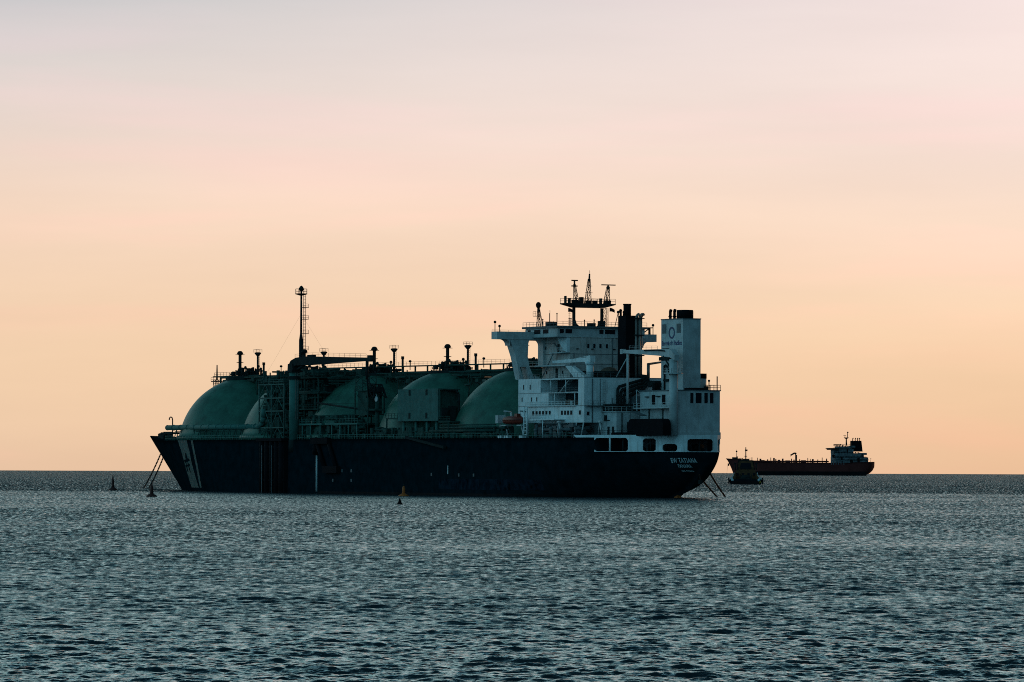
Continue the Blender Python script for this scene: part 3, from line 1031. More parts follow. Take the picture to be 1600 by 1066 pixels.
# --- manifold platform with small crane
pf = MB().box(101.5, 117.0, 15, 21.3, 18.55, 18.95).box(80, 99.5, 15, 21.3, 18.55, 18.95)
for s in (81, 86, 91, 96, 103, 109, 114):
    pf.tube((s, 20.9, 14.6), (s, 20.9, 18.6), .2, 6)
pf.rail([(117, 21.2, 18.95), (80, 21.2, 18.95)], 1.2, 1.7, .05)
manifold = P('manifold_platform', pf, 'palegreen')
P('manifold_machinery', machinery(4, 120, 78, 117, 14.5, 20.5, 14.8, 18.4), 'dgreen', manifold)
P('manifold_pipes', machinery(6, 46, 82, 112, 15, 20, 19, 21.2), 'dgreen', manifold)
pieces('safety_board', [MB().box(a - .3, a + .3, 21.4, 21.6, 14.9, 15.9) for a in (96.2, 90.4, 58.5, 75)], 'palegreen', manifold)
sc_ = P('stores_crane', MB().tube((74.8, 18, 14.6), (74.8, 18, 27.5), .6, 12).box(73.2, 77, 16.6, 19.4, 22.2, 22.7), 'dgreen')
P('crane_jib', MB().tube((74.8, 18.4, 22.0), (108.5, 19.4, 24.6), .26, 8).tube((74.8, 18.4, 24.2), (104, 19.2, 24.4), .06, 4), 'dsteel', sc_)
P('crane_head', MB().lattice((75.2, 18, 25.6), (75.2, 18, 29.2), 4.0, 2.0, 2, .22, .16).box(73.4, 76.8, 17, 19, 27.2, 28.6), 'dsteel', sc_)
dh = P('deck_cabin', MB().box(77.0, 83.5, 15.5, 19.4, 21.4, 27.4), 'dgreen')
df_ = MB()
for a in (76.6, 84.2):
    for p in (15, 19.9):
        df_.tube((a, p, 14.6), (a, p, 28), .2, 6)
for z in (18.9, 21.2, 27.6):
    df_.box(76.4, 84.4, 14.9, 20.0, z - .12, z + .12)
df_.tube((76.6, 19.95, 21.3), (84.2, 19.95, 27.5), .12, 5)
P('cabin_frame', df_.rail([(84.2, 19.9, 27.7), (76.6, 19.9, 27.7)], 1.1, 1.5, .05), 'dgreen', dh)
P('roof_frame', MB().lattice((81.5, 18, 27.6), (81.5, 18, 31.6), 4.0, 4.0, 2, .14, .09), 'dgreen', dh)
P('white_ring', MB().lathe([(.5, -.12), (.75, -.12), (.75, .12), (.5, .12)], (72.2, 19.6, 25.2), 14, 'y').box(72.05, 72.35, 19.5, 19.7, 24.5, 26.4), 'letter')  # white ring and bar added to give a bright sliver here

# --- big green switch room on legs
rm = MB().box(32.6, 55.1, 16.2, 22.0, 19.2, 27.55)
room = P('switch_room', rm, 'roomgreen')
for s in (48.4, 38.9):
    for z in (20.6, 26.6):
        P('vent_slot', MB().box(s - .55, s + .55, 21.98, 22.05, z - .75, z + .75), 'dsteel', room)
lg = MB()
for s in (53.5, 46.6, 40.4, 35.0):
    for p in (21.0, 17.0):
        P('leg', MB().tube((s, p, 14.6), (s, p, 19.25), .38, 10), 'palegreen', room)
rc = MB().box(32.45, 32.62, 16.6, 21.6, 19.6, 27.0)
for p in (16.6, 21.6):
    rc.box(31.9, 32.62, p - .15, p + .15, 19.6, 27.2)
rc.box(31.2, 32.62, 16.2, 22, 27.2, 27.4)
P('end_frame', rc, 'dgreen', room)
P('end_duct', MB().path([(32.0, 19.6, 27.0), (31.4, 17.4, 27.0), (31.2, 16.6, 26.2), (31.2, 16.6, 19.4)], .3, 8).box(31.4, 32.4, 19.8, 21.4, 20.4, 22.6).box(31.4, 32.4, 17.2, 19.0, 19.4, 23), 'dsteel', room)
P('side_platform', MB().box(26, 32.4, 15.8, 22, 18.75, 19.1).rail([(32.3, 22, 19.1), (26, 22, 19.1)], 1.2, 1.5, .06).tube((27, 21.8, 14.6), (27, 21.8, 18.8), .2, 6), 'dgreen', room)
P('side_platform', MB().box(55.2, 62, 15.8, 22, 19.8, 20.1).rail([(62, 22, 20.1), (55.3, 22, 20.1)], 1.2, 1.5, .06).tube((61.8, 21.8, 14.6), (61.8, 21.8, 20), .2, 6), 'dgreen', room)
P('deck_machinery', machinery(9, 200, -2, 72, 18.5, 21.5, 14.8, 17.6), 'dgreen')
pt = MB()
for z, r_ in ((17.4, .28), (16.6, .35), (18.1, .2)):
    pt.tube((32, 21.6, z), (2, 21.6, z), r_, 8)
P('deck_pipes', pt, 'dgreen')
# ------------------------------------------------------------------ bridge house and everything aft
house = P('accommodation_block', MB()
  .box(-35, -1.4, -17, 12.0, 18.4, 29.4)                       # core
  .box(-12.9, -1.4, 12.0, 17, 18.4, 29.4)                      # forward port side
  .box(-35, -32.0, 12.0, 17, 18.4, 29.4)                       # after port side
  .box(-32.0, -12.9, 12.0, 17, 18.4, 22.75)                    # below the recesses
  .box(-17.0, -12.9, 12.0, 17, 22.75, 26.0)                    # between the recesses
  .box(-32.0, -17.0, 16.4, 17, 25.75, 26.0)
  .box(-32.0, -12.9, 12.0, 17, 25.72, 25.98)
  .box(-32.0, -12.9, 12.0, 17, 29.1, 29.4), 'white')
H = lambda name, mb, m, loc=(0, 0, 0), label=None: add(name, mb, m, house, loc, label)
H('main_deck_wall', MB().box(-35, -2.5, -15, 13, 14.66, 18.39), 'dimgrey')  # house wall greyed to paint in the shade below the overhang
H('recess_shade_sheet', MB().box(-31.95, -17.05, 12.02, 12.1, 22.78, 25.7).box(-31.95, -12.95, 12.02, 12.1, 26.0, 29.08), 'shadelining')  # thin dark sheets on the inner walls, recess shade put into colour
post = MB().tube((0, 16.6, 26), (0, 16.6, 29.2), .12, 6)
for s in (-17.5, -25.0):
    H('recess_post', MB().tube((s, 16.6, 25.98), (s, 16.6, 29.2), .12, 6), 'white')
for s in (-19.5, -29.6):
    H('recess_post', MB().tube((s, 16.6, 22.75), (s, 16.6, 25.8), .12, 6), 'white')
H('recess_rail', MB().rail([(-13, 16.8, 25.98), (-32, 16.8, 25.98)], 1.1, 2.2, .03).rail([(-17, 16.8, 22.75), (-32, 16.8, 22.75)], 1.1, 2.2, .03), 'dimgrey')
pieces('locker', [MB().box(s - w, s + w, 13.5, 15, 22.75, 22.75 + q) for s, w, q in [(-22.5, .5, 1.3), (-24.0, .6, 1.5), (-28.5, .9, .9), (-30, .4, 1.6)]], 'brown', house)
H('drum', MB().tube((-27, 16, 22.76), (-27, 16, 23.8), .45, 12), 'letter')
st = MB()
for k in range(9):
    st.box(-20.6 - k * .55, -20.1 - k * .55, 14.5, 15.6, 26.0 + k * .36, 26.08 + k * .36)
st.tube((-20.2, 15.6, 26), (-25.2, 15.6, 29.2), .12, 5)
H('recess_stair', st, 'offwhite')

def win(s, p, z, w, h, axis='p', parent=None, m='glass', name='window'):
    """a dark pane set in a thin frame: axis p = on a port facing wall, s = on an aft facing wall"""
    d = .05
    if axis == 'p':
        fr = MB().box(s - w / 2 - .1, s + w / 2 + .1, p - .1, p + d * .6, z - h / 2 - .1, z + h / 2 + .1)
        pa = MB().box(s - w / 2, s + w / 2, p - .08, p + d, z - h / 2, z + h / 2)
    else:
        fr = MB().box(s - d * .6, s + .1, p - w / 2 - .1, p + w / 2 + .1, z - h / 2 - .1, z + h / 2 + .1)
        pa = MB().box(s - d, s + .08, p - w / 2, p + w / 2, z - h / 2, z + h / 2)
    o = add(name, fr, 'offwhite', parent or house)
    add('pane', pa, m, o)
for s in (-9.2, -10.95, -12.6, -14.3, -16.0, -17.7, -23.9, -25.5, -27.0, -28.6, -32.9):
    win(s, 17, 20.85, .95, 1.0)
for s in (-4.2, -7.6):
    win(s, 17, 27.4, .45, 1.15)
for s in (-8.3, -11.0, -3.4):
    win(s, 17, 24.3, .4, 1.0)
pieces('plating_seam', [MB().box(-12.9, -1.35, 17, 17.06, 25.78, 25.86), MB().box(-35, -1.35, 17, 17.06, 22.55, 22.63), MB().box(-35.06, -35, -16, 17, 22.4, 22.5)], 'dimgrey', house)
# side deck under the house with its ladder
H('side_deck', MB().box(-25.5, -13.2, 17, 20.2, 19.0, 19.3).rail([(-13.2, 20.1, 19.3), (-25.5, 20.1, 19.3)], 1.1, 1.5, .05).tube((-19.5, 20, 14.65), (-19.5, 20, 19), .14, 6), 'white')
lt = MB()
for s in (-10.6, -12.2):
    lt.tube((s, 20.4, 14.65), (s, 20.4, 22.4), .2, 6)
for k in range(8):
    lt.tube((-10.6, 20.4, 15.5 + k * .9), (-12.2, 20.4, 15.5 + k * .9), .1, 5)
H('ladder_frame', lt, 'white')
H('deck_rail', MB().rail([(-6, 17.4, 22.6), (-31, 17.4, 22.6)], 1.1, 1.6, .05), 'white')
H('ledge', MB().box(-31, -6, 17, 17.5, 22.45, 22.6), 'offwhite')
H('side_deck_machinery', machinery(12, 60, -33, -13, 14, 18.5, 14.8, 18.2), 'dimgrey')
pil = MB()
for s in (-15, -21, -26.5, -31, -34.5):
    H('pillar', MB().tube((s, 17.6, 14.65), (s, 16.8, 18.5), .18, 6), 'offwhite')
for s, z in [(-16, 16.6), (-23.8, 17), (-28.2, 16.5)]:
    H('deck_vent', MB().tube((s, 20, 14.6), (s, 20, z), .4, 10).ball((s, 20, z), .6, .7, 12, 6), 'dimgrey')
for s, p in [(-40.2, 15.5), (-27, 19.6)]:
    H('hose_derrick', MB().tube((s + 1.0, p, 14.6), (s, p, 18.6), .14, 6).tube((s - 1.0, p, 14.6), (s, p, 18.6), .14, 6).tube((s, p - 1.6, 14.6), (s, p, 18.6), .12, 6).box(s - .5, s + .5, p - .3, p + .3, 18.4, 18.8), 'offwhite')

# upper house
up_ = add('upper_house', MB().box(-14, .4, -9.2, 9.2, 29.4, 40.0), 'cream', ship)
U_ = lambda name, mb, m, loc=(0, 0, 0), label=None: add(name, mb, m, up_, loc, label)
for p in (4.0, 2.25, .5, -1.35):
    win(-14, p, 37.8, .62, 1.05, 's', up_)
for p in (6.9, 6.0, 4.5):
    win(-14, p, 31.1, .5, .9, 's', up_)
win(-1.6, 9.2, 37.4, .5, .9, 'p', up_)
for s in (-2.0, -10.2):
    win(s, 9.2, 31.2, .6, .8, 'p', up_)
U_('seam', MB().box(-14.06, -14, -9.2, 9.2, 35.7, 35.82).box(-14.06, -14, -9.2, 9.2, 33.2, 33.28).box(-14, .4, 9.2, 9.26, 35.75, 35.85).box(-14, .4, 9.2, 9.26, 38.5, 38.56).box(-14.05, -14, -4.6, -4.5, 32.9, 36.8), 'dimgrey')
U_('deck_ledge', MB().box(-17.2, 3.7, 9.2, 12.4, 32.65, 32.95).rail([(3.6, 12.3, 32.95), (-17.1, 12.3, 32.95)], 1.1, 1.8, .045), 'offwhite')
U_('side_balcony', MB().box(-13.8, -7.2, 9.2, 11.4, 35.9, 36.15).rail([(-7.2, 11.3, 36.15), (-13.8, 11.3, 36.15)], 1.1, 1.6, .045).tube((-8, 11, 33), (-8, 11, 36), .1, 5), 'offwhite')
for s, z0, z1 in ((-8.1, 36.2, 38.3), (-7.2, 29.5, 32.2)):
    d_ = add('door', MB().box(s - .55, s + .55, 9.15, 9.27, z0, z1), 'dsteel', up_)
    add('handle', MB().box(s + .3, s + .4, 9.27, 9.33, z0 + .9, z0 + 1.15), 'pipe', d_)
pieces('outside_stair', [MB().tube((-8.7, 10.9, 38.6), (-12.4, 10.9, 36.1), .16, 5), MB().tube((-3.5, 11.6, 29.5), (-7.0, 11.6, 32.8), .16, 5), MB().tube((-5, 10.6, 32.9), (-8, 10.6, 36), .16, 5)], 'dimgrey', up_)
U_('bracket', MB().prism([(-9.0, 39.95), (-14.0, 39.95), (-14.0, 36.2), (-12.2, 36.6)], 'y', 9.25, 10.2), 'white')
U_('buttress', MB().prism([(-20.2, 32.6), (-17.3, 32.6), (-22.0, 29.4), (-28.0, 29.4)], 'y', 11.2, 12.4), 'white')
U_('after_deck_shelf', MB().box(-34.9, -14, -16.9, 16.9, 29.41, 29.55).rail([(-17, 16.7, 29.55), (-34.7, 16.7, 29.55), (-34.7, 4, 29.55)], 1.1, 1.7, .045).rail([(-1.6, 16.8, 29.45), (-12, 16.8, 29.45)], 1.1, 1.7, .045), 'dimgrey')
U_('stores_cover', MB().lathe([(2.2, 0), (2.3, 1.2), (2.0, 2.0), (1.2, 2.6), (.05, 2.8)], (-25, 4.2, 29.55), 20), 'brown')
U_('roof_machinery', machinery(14, 40, -33, -16, 1.0, 8.5, 29.6, 31.2), 'dsteel')
pc = add('provision_crane', MB().tube((-29.0, 12, 29.5), (-29.0, 12, 33.2), .9, 16).lathe([(.9, 32.6), (1.25, 32.8), (1.25, 33.4), (.5, 33.9)], (-29, 12, 0), 16), 'white', ship)
pcb = MB()
hexa(pcb, [(-29.2, 12, 34.0, .5, .55), (-10.5, 12, 33.7, .3, .32)])
add('crane_jib', pcb.box(-30.4, -28.4, 11.3, 12.7, 33.4, 34.9).tube((-29, 12, 35), (-20, 12, 34.2), .06, 4), 'white', pc)

# wheelhouse and wings
wh = add('wheelhouse', MB().box(-13.6, 3.0, -12.6, 12.6, 39.98, 42.25), 'offwhite', ship)
W_ = lambda name, mb, m, loc=(0, 0, 0), label=None: add(name, mb, m, wh, loc, label)
W_('roof', MB().box(-14.2, 3.8, -13.2, 13.2, 42.25, 42.75).rail([(3.6, 13, 42.75), (-14, 13, 42.75), (-14, -13, 42.75)], 1.1, 1.7, .05), 'dimgrey')
for p, w in ((11.4, 1.15), (9.4, 1.9), (.0, 1.2), (-2.5, 2.9), (-6.4, 3.0), (-10, 2.6)):
    win(-13.6, p, 41.4, w, 1.05, 's', wh)
for s, w in ((1.0, 1.4), (-3.2, 3.2), (-7.6, 2.8)):
    win(s, 12.6, 41.4, w, 1.05, 'p', wh)
W_('sill_ledge', MB().box(-13.9, 2.9, 12.6, 13.0, 39.85, 40.0).box(-14.0, -13.6, -12.6, 12.6, 39.7, 39.86), 'dimgrey')
def wing(sg):
    m = MB().box(-1.5, 1.5, sg * 12.6, sg * 23.2, 39.5, 41.4)
    # fillets under the wing, where it meets leg and house
    def arc(cx, cz, r, a0, a1, n=7):
        return [(cx + r * math.cos(RAD(a0 + (a1 - a0) * k / n)), cz + r * math.sin(RAD(a0 + (a1 - a0) * k / n))) for k in range(n + 1)]
    def pr(poly):
        m.prism([(sg * a, b) for a, b in poly], 'x', -1.35, 1.35)
    def fil(x, side, r):                   # concave corner under z = 39.5 beside x
        c = (x + side * r, 39.5 - r)
        a = arc(c[0], c[1], r, 180 if side > 0 else 0, 90)
        for q, w in zip(a, a[1:]):
            pr([(x, 39.5), q, w])
    fil(19.35, 1, 1.6)
    fil(14.1, -1, .9)
    fil(9.9, 1, 1.5)
    pr([(9.2, 39.5), (9.9, 39.5), (9.9, 33), (9.2, 33)])
    m.box(-1.5, 1.5, sg * 9.2, sg * 12.6, 39.3, 39.98)
    pr([(19.35, 39.5), (14.1, 39.5), (14.3, 35.2), (17.8, 35.2)])
    pr([(17.8, 35.2), (14.3, 35.2), (13.8, 32.6), (17.15, 32.6)])
    pr([(17.15, 32.6), (16.6, 32.6), (15.4, 29.4), (16.35, 29.4)])        # outer strut beside the slot
    pr([(14.75, 32.6), (13.8, 32.6), (12.2, 29.4), (13.9, 29.4)])         # inner strut
    m.prism([(sg * 12.2, 30.4), (sg * 12.9, 30.8), (sg * 9.9, 29.4), (sg * 12.2, 29.4)], 'x', -1.35, 1.35)
    return m
M['wingpaint'] = M['offwhite']
for sg in (1, -1):
    w_ = add('bridge_wing', wing(sg), 'offwhite', ship)
    for p, h in ((23.0, 2.3), (21.7, 1.3)):
        add('wing_lamp', MB().tube((0, sg * p, 41.35), (0, sg * p, 41.4 + h), .1, 6).ball((0, sg * p, 41.5 + h), .36, 1, 10, 6), 'dsteel', w_)
    add('wing_rail', MB().rail([(1.4, sg * 23.1, 41.4), (1.4, sg * 13.5, 41.4)], .5, 2.4, .03), 'dsteel', w_)
add('searchlight_frame', MB().box(-.3, .3, -22.8, -18.6, 43.0, 43.25).tube((0, -22, 41.4), (0, -22, 43), .25, 6).tube((0, -20.5, 42), (0, -22, 43), .15, 6), 'dsteel', wh)

# monkey island fittings
for s, p, q in [(-9, 10.2, 3.2), (-11, 6.6, 1.3), (-11, 3.4, 1.6), (-11, .6, 1.7), (-6, 5, 2.2), (-12, -8.6, 2.6), (-12, -9.6, 1.5), (-4, 11.5, 1.8), (-12.6, 8.2, 1.9), (-5, -6, 2.4)]:
    W_('aerial', MB().tube((s, p, 42.7), (s, p, 42.7 + q), .11, 6).ball((s, p, 42.7 + q), .2, 1, 8, 5), 'dsteel')
W_('roof_locker', MB().box(-3.6, -1.2, 7.3, 9.2, 42.7, 44.0).tube((-3, 9, 44), (-3, 9, 46.2), .08, 5).tube((-1.4, 8, 44), (-1.4, 8, 47), .06, 5), 'dsteel')
W_('roof_locker', MB().box(-12.5, -11, 1.0, 2.6, 42.7, 43.6), 'dsteel')
W_('roof_locker', MB().box(-12, -11, -2.0, -.4, 42.7, 44.2), 'dsteel')
W_('signal_frame', MB().tube((-12, -6.6, 42.7), (-12, -5.8, 46.4), .1, 5).tube((-12, -4.8, 42.7), (-12, -5.8, 46.4), .1, 5).ball((-12, -5.8, 46.5), .4, 1, 8, 5), 'dsteel')
rt = add('radome_tower', MB().lattice((2, 9.0, 42.75), (2, 9.4, 47.6), 1.15, .35, 3, .1, .05).box(1.3, 2.7, 8.9, 10.6, 45.5, 45.62)
         .rail([(1.3, 10.6, 45.6), (2.7, 10.6, 45.6), (2.7, 8.9, 45.6)], 1.1, .9, .04), 'dsteel', ship)
add('radome', MB().ball((2, 9.45, 48.35), .66, 1.25, 18, 11), 'black', rt)
# radar mast
rmst = add('radar_mast', MB()
   .prism([(8.5, 48.35), (7.5, 48.1), (5.2, 47.55), (-2.8, 47.55), (-5.0, 48.1), (-5.9, 48.35), (-5.9, 48.6), (8.5, 48.6)], 'x', -10.6, -7.4)
   .rail([(-10.5, 8.4, 48.6), (-10.5, -5.8, 48.6)], 1.2, 1.2, .05).rail([(-7.5, 8.4, 48.6), (-7.5, -5.8, 48.6)], 1.2, 1.2, .05), 'dsteel', ship)
R_ = lambda name, mb, m: add(name, mb, m, rmst)
for p, sgn in ((5.35, 1), (-2.75, -1)):
    R_('mast_leg', MB().box(-9.3, -8.7, p - .3, p + .3, 42.7, 47.5)
       .prism([(p - sgn * .3, 44.6), (p - sgn * .3, 42.7), (p - sgn * 1.7, 42.7), (p - sgn * .7, 43.5)], 'x', -9.25, -8.75), 'dsteel')
lr = MB()
for k in range(8):
    lr.tube((-9, 6.1, 43.2 + k * .55), (-9, 6.9, 43.2 + k * .55), .05, 4)
lr.tube((-9, 6.7, 42.8), (-9, 6.7, 47.6), .05, 4).lattice((-9, -3.9, 42.7), (-9, -3.9, 47.5), .9, .9, 5, .05, .035)
R_('mast_ladder', lr, 'dsteel')
R_('signal_tower', MB().lattice((-9, 4.6, 48.6), (-9, 5.2, 53.4), 1.0, .35, 4, .09, .045).tube((-9, 5.2, 53.2), (-9, 5.2, 54.3), .22, 6).box(-9.2, -8.8, 4.4, 6.0, 52.8, 53.1), 'dsteel')
R_('radar_scanner', MB().box(-9.2, -8.8, 4.3, 6.0, 54.2, 54.5), 'dsteel')
R_('main_mast', MB().lattice((-9, 1.3, 48.6), (-9, .95, 54.8), 1.25, .4, 5, .09, .045).tube((-9, .95, 54.2), (-9, .85, 56.1), .26, 8, .2).tube((-9, .8, 56), (-9, .8, 57), .06, 4)
   .box(-9.1, -8.9, .1, 1.9, 53.0, 53.1).box(-9.1, -8.9, 0, 2.1, 51.3, 51.4), 'dsteel')
R_('radar_tower', MB().lattice((-9, -4.1, 48.6), (-9, -4.5, 52.4), 1.2, .6, 3, .09, .05).ball((-9, -4.55, 52.7), .5, 1, 10, 7).tube((-9, -4.55, 52.9), (-9, -4.55, 53.4), .2, 6), 'dsteel')
R_('radar_scanner', MB().box(-9.25, -8.75, -6.6, -2.7, 53.3, 53.55), 'dsteel')
for p, w, q in [(5.0, .8, .9), (3.2, .4, 1.6), (1.2, .6, .8), (-.7, .5, .8), (-4.3, .8, .9), (6.7, .15, 1.3), (-2.4, .18, 1.4), (7.8, .1, 1.8)]:
    R_('mast_equipment', MB().box(-9.5, -8.5, p - w, p + w, 48.55, 48.6 + q), 'dsteel')

# dark auxiliary funnel with silver exhausts
df = add('exhaust_stack', MB().box(-31.0, -27.2, -.6, 3.0, 29.55, 45.0), 'black', ship)
D_ = lambda name, mb, m: add(name, mb, m, df)
D_('stack_pipe', MB().tube((-29.2, 1.55, 45), (-29.2, 1.55, 47.9), .95, 18).lathe([(.95, 47.6), (1.05, 47.7), (1.05, 47.95), (.8, 47.95)], (-29.2, 1.55, 0), 18), 'black')
D_('stack_pipe', MB().tube((-28, 2.7, 45), (-28, 2.7, 46.2), .28, 10).ball((-28, 2.75, 46.3), .4, 1, 10, 6), 'black')
D_('stack_pipe', MB().tube((-28.8, 2.3, 45), (-28.8, 2.3, 45.8), .25, 10).ball((-28.8, 2.3, 45.9), .34, 1, 10, 6), 'black')
for s, p in ((-31.5, .3), (-31.7, -.55), (-31.2, -1.25)):
    D_('exhaust_pipe', MB().path([(s, p, 29.6), (s, p, 44.6), (s - .1, p - .3, 45.2), (s - .2, p - .8, 45.4)], .34, 12), 'pipe')
D_('pipe_clamp', MB().box(-32.2, -30.9, -1.7, .8, 40.0, 40.3).box(-32.2, -30.9, -1.7, .8, 35.0, 35.3).box(-32.2, -30.9, -1.7, .8, 44.2, 44.4), 'dsteel')
for k in range(4):                        # ducts bending down the after wall
    s = -35.5 - .1 * k
    dp, dz = k * .85, k * .75
    D_('duct', MB().path([(-32.5, .3 - k * .35, 30.2 - dz * .2), (s - .4, -.2 - k * .2, 29.9 - dz * .6), (s - .4, 1.2 - dp * .1, 29.0 - dz), (s - .4, 7.6 - dp, 27.3 - dz), (s - .4, 8.1 - dp, 26.5 - dz), (s - .4, 8.1 - dp, 21.5)], .36, 10), 'dsteel')
D_('duct_hood', MB().quad_box([(-37.6, 1.2, 21.3), (-35.1, 1.2, 21.3), (-35.1, 4.6, 21.3), (-37.6, 4.6, 21.3), (-36.8, 2.2, 25), (-35.1, 2.2, 25), (-35.1, 4.0, 25), (-36.8, 4.0, 25)]), 'dimgrey')

# ladders and pipes on the after wall of the block
for p, z0, z1, q in ((14.8, 18.4, 29.2, .12), (12.6, 22.5, 29.2, .09), (3.2, 21.2, 27.0, .16), (9.2, 19, 24.5, .1)):
    H('wall_pipe', MB().tube((-35.2, p, z0), (-35.2, p, z1), q, 6), 'dimgrey')
wl_ = MB()
for k in range(18):
    wl_.tube((-35.25, 11.2, 19 + k * .55), (-35.25, 11.8, 19 + k * .55), .05, 4)
H('wall_ladder', wl_.tube((-35.25, 11.2, 18.6), (-35.25, 11.2, 29.4), .06, 4).tube((-35.25, 11.8, 18.6), (-35.25, 11.8, 29.4), .06, 4), 'offwhite')
H('gallery', MB().box(-36.6, -35.05, 12.2, 16.9, 22.45, 22.6).rail([(-36.5, 12.2, 22.6), (-36.5, 16.8, 22.6)], 1.1, 1.5, .05), 'dimgrey')
for p, z in ((5.5, 26.2), (-2.0, 24.0), (15.9, 20.6)):
    win(-35, p, z, .7, .9, 's', house)
pieces('wall_lamp', [MB().box(-14.5, -14.0, p - .25, p + .25, 36.9, 37.15) for p in (7.2, 2.9, -3.4)], 'dsteel', up_)
U_('wall_pipe', MB().tube((-14.15, -2.9, 29.5), (-14.15, -2.9, 39.9), .12, 6), 'dimgrey')
U_('wall_pipe', MB().tube((-14.15, 8.2, 29.5), (-14.15, 8.2, 36.0), .1, 6), 'dimgrey')

# low house between block and casing, with machinery on top
lo = add('after_deckhouse', MB().box(-42, -35.02, 0, 11.9, 15.12, 21.0).box(-42.2, -35.02, -.2, 12.2, 20.95, 21.15), 'offwhite', ship)
L_ = lambda name, mb, m: add(name, mb, m, lo)
L_('roof_machinery', machinery(21, 70, -41.5, -35.3, 1, 11.8, 21.2, 22.9), 'dsteel')
L_('roof_rail', MB().rail([(-35.2, 12.1, 21.15), (-42.1, 12.1, 21.15), (-42.1, 0, 21.15)], 1.1, 1.5, .05), 'offwhite')
for s in (-38.2, -40.4):
    d_ = L_('door', MB().box(s - .5, s + .5, 11.88, 11.97, 15.3, 17.4), 'dsteel')
L_('wall_pipe', MB().tube((-42.1, 10.4, 15.2), (-42.1, 10.4, 20.8), .14, 6), 'dsteel')
L_('wall_cabinet', MB().tube((-38.8, 12.0, 18.9), (-36, 12.0, 18.9), .12, 6).box(-37.4, -36.4, 11.9, 12.2, 18.8, 20.2), 'dsteel')
L_('hand_lamp', MB().tube((-43, 6.8, 21.2), (-43, 6.8, 26.4), .1, 5).tube((-43, 6.8, 26.4), (-43.2, 5.2, 25.0), .1, 5), 'letter')

# engine casing and funnel
ca = add('engine_casing', MB().box(-60.5, -43.0, -6.4, 5.8, 15.1, 26.0), 'offwhite', ship)
C_ = lambda name, mb, m: add(name, mb, m, ca)
C_('roof_edge', MB().box(-60.7, -42.8, -6.6, 6.0, 26.0, 26.25), 'dimgrey')
C_('skirt_plate', MB().box(-60.9, -60.45, -6.4, 5.8, 14.4, 16), 'offwhite')
for p, w in ((1.55, .85), (-.35, 1.65), (-2.45, .95), (-4.05, .95)):
    win(-60.5, p, 24.3, w, 2.5, 's', ca)
for s in (-49.5, -54.4):
    d_ = C_('door', MB().box(s - .75, s + .75, 5.75, 5.9, 22.75, 25.1), 'black')
C_('casing_ledge', MB().box(-61, -43.5, 5.8, 8.0, 21.75, 22.0).rail([(-43.5, 7.9, 22.0), (-60.9, 7.9, 22.0)], 1.1, 1.7, .05), 'offwhite')
for s in (-50.6, -57.2):
    C_('ledge_post', MB().tube((s, 7.7, 15.1), (s, 7.7, 21.75), .18, 6), 'dsteel')
C_('lower_ledge', MB().box(-60.4, -55.5, 5.8, 8.2, 18.6, 18.8).box(-60.3, -55.8, 5.82, 5.95, 15.3, 18.2), 'dsteel')
pieces('wall_lamp', [MB().box(-47.4, -46.0, 5.8, 6.3, 24.5, 24.75), MB().box(-52.8, -51.2, 5.8, 6.3, 24.6, 24.85)], 'dsteel', ca)
C_('roof_rail', MB().rail([(-60.6, -1.8, 26.25), (-60.6, -6.5, 26.25), (-48, -6.5, 26.25)], 1.2, 1.4, .06).rail([(-43, 5.9, 26.25), (-46.5, 5.9, 26.25)], 1.2, 1.4, .05), 'dsteel')
C_('roof_post', MB().tube((-60, -5.9, 26.2), (-60, -5.9, 29.6), .14, 6), 'dsteel')
C_('roof_lamp', MB().tube((-59.5, -3.9, 26.2), (-59.5, -3.9, 28.4), .12, 6).ball((-59.5, -3.9, 28.5), .3, 1, 8, 5), 'dsteel')
C_('roof_box', MB().box(-60.2, -59.0, -3.3, -2.7, 26.2, 27.2), 'dsteel')
C_('roof_grating', MB().box(-60.4, -58, -1.9, 2.2, 26.25, 26.75), 'black')
C_('vent_house', MB().tube((-52, -6.0, 26.2), (-52, -6.0, 29.2), 1.45, 18), 'offwhite')
C_('vent_cap', MB().tube((-52, -6.0, 29.2), (-52, -6.0, 30.4), 1.5, 18), 'black')
C_('casing_top_machinery', machinery(31, 30, -47, -43.5, -5, 4, 26.3, 28.4), 'dsteel')
fn = add('funnel', MB().box(-57.0, -46.6, -3.0, 2.0, 26.0, 43.6), 'offwhite', ship)
F_ = lambda name, mb, m: add(name, mb, m, fn)
F_('top_rim', MB().box(-57.1, -46.5, -3.1, 2.1, 43.45, 43.7), 'dimgrey')
F_('uptake', MB().lathe([(2.05, 43.6), (2.05, 45.4), (1.95, 45.75), (.1, 45.75)], (-54.4, -.1, 0), 20), 'black')
for s in (-46.9, -48.9):
    F_('exhaust_pipe', MB().tube((s, -.4, 43.6), (s, -.4, 45.6), .36, 12).tube((s, -.4, 45.5), (s - .3, -.4, 46.0), .4, 10).tube((s, -.4, 44.2), (s, -.4, 44.5), .5, 12), 'black')
for s in (-48.1, -55.0):
    lv = F_('louvre', MB().box(s - .95, s + .95, 2.0, 2.06, 40.15, 42.4), 'dimgrey')
ring = MB().lathe([(1.02, 0), (1.45, 0), (1.45, .05), (1.02, .05)], (0, 0, 0), 36, 'y', False)
ring.f = [f for f in ring.f if len(f) == 4]
ring.s = [False] * len(ring.f)
o_ = F_('emblem_ring', ring, 'bluelogo')
o_.location = (-51.7, 2.02, 40.25)
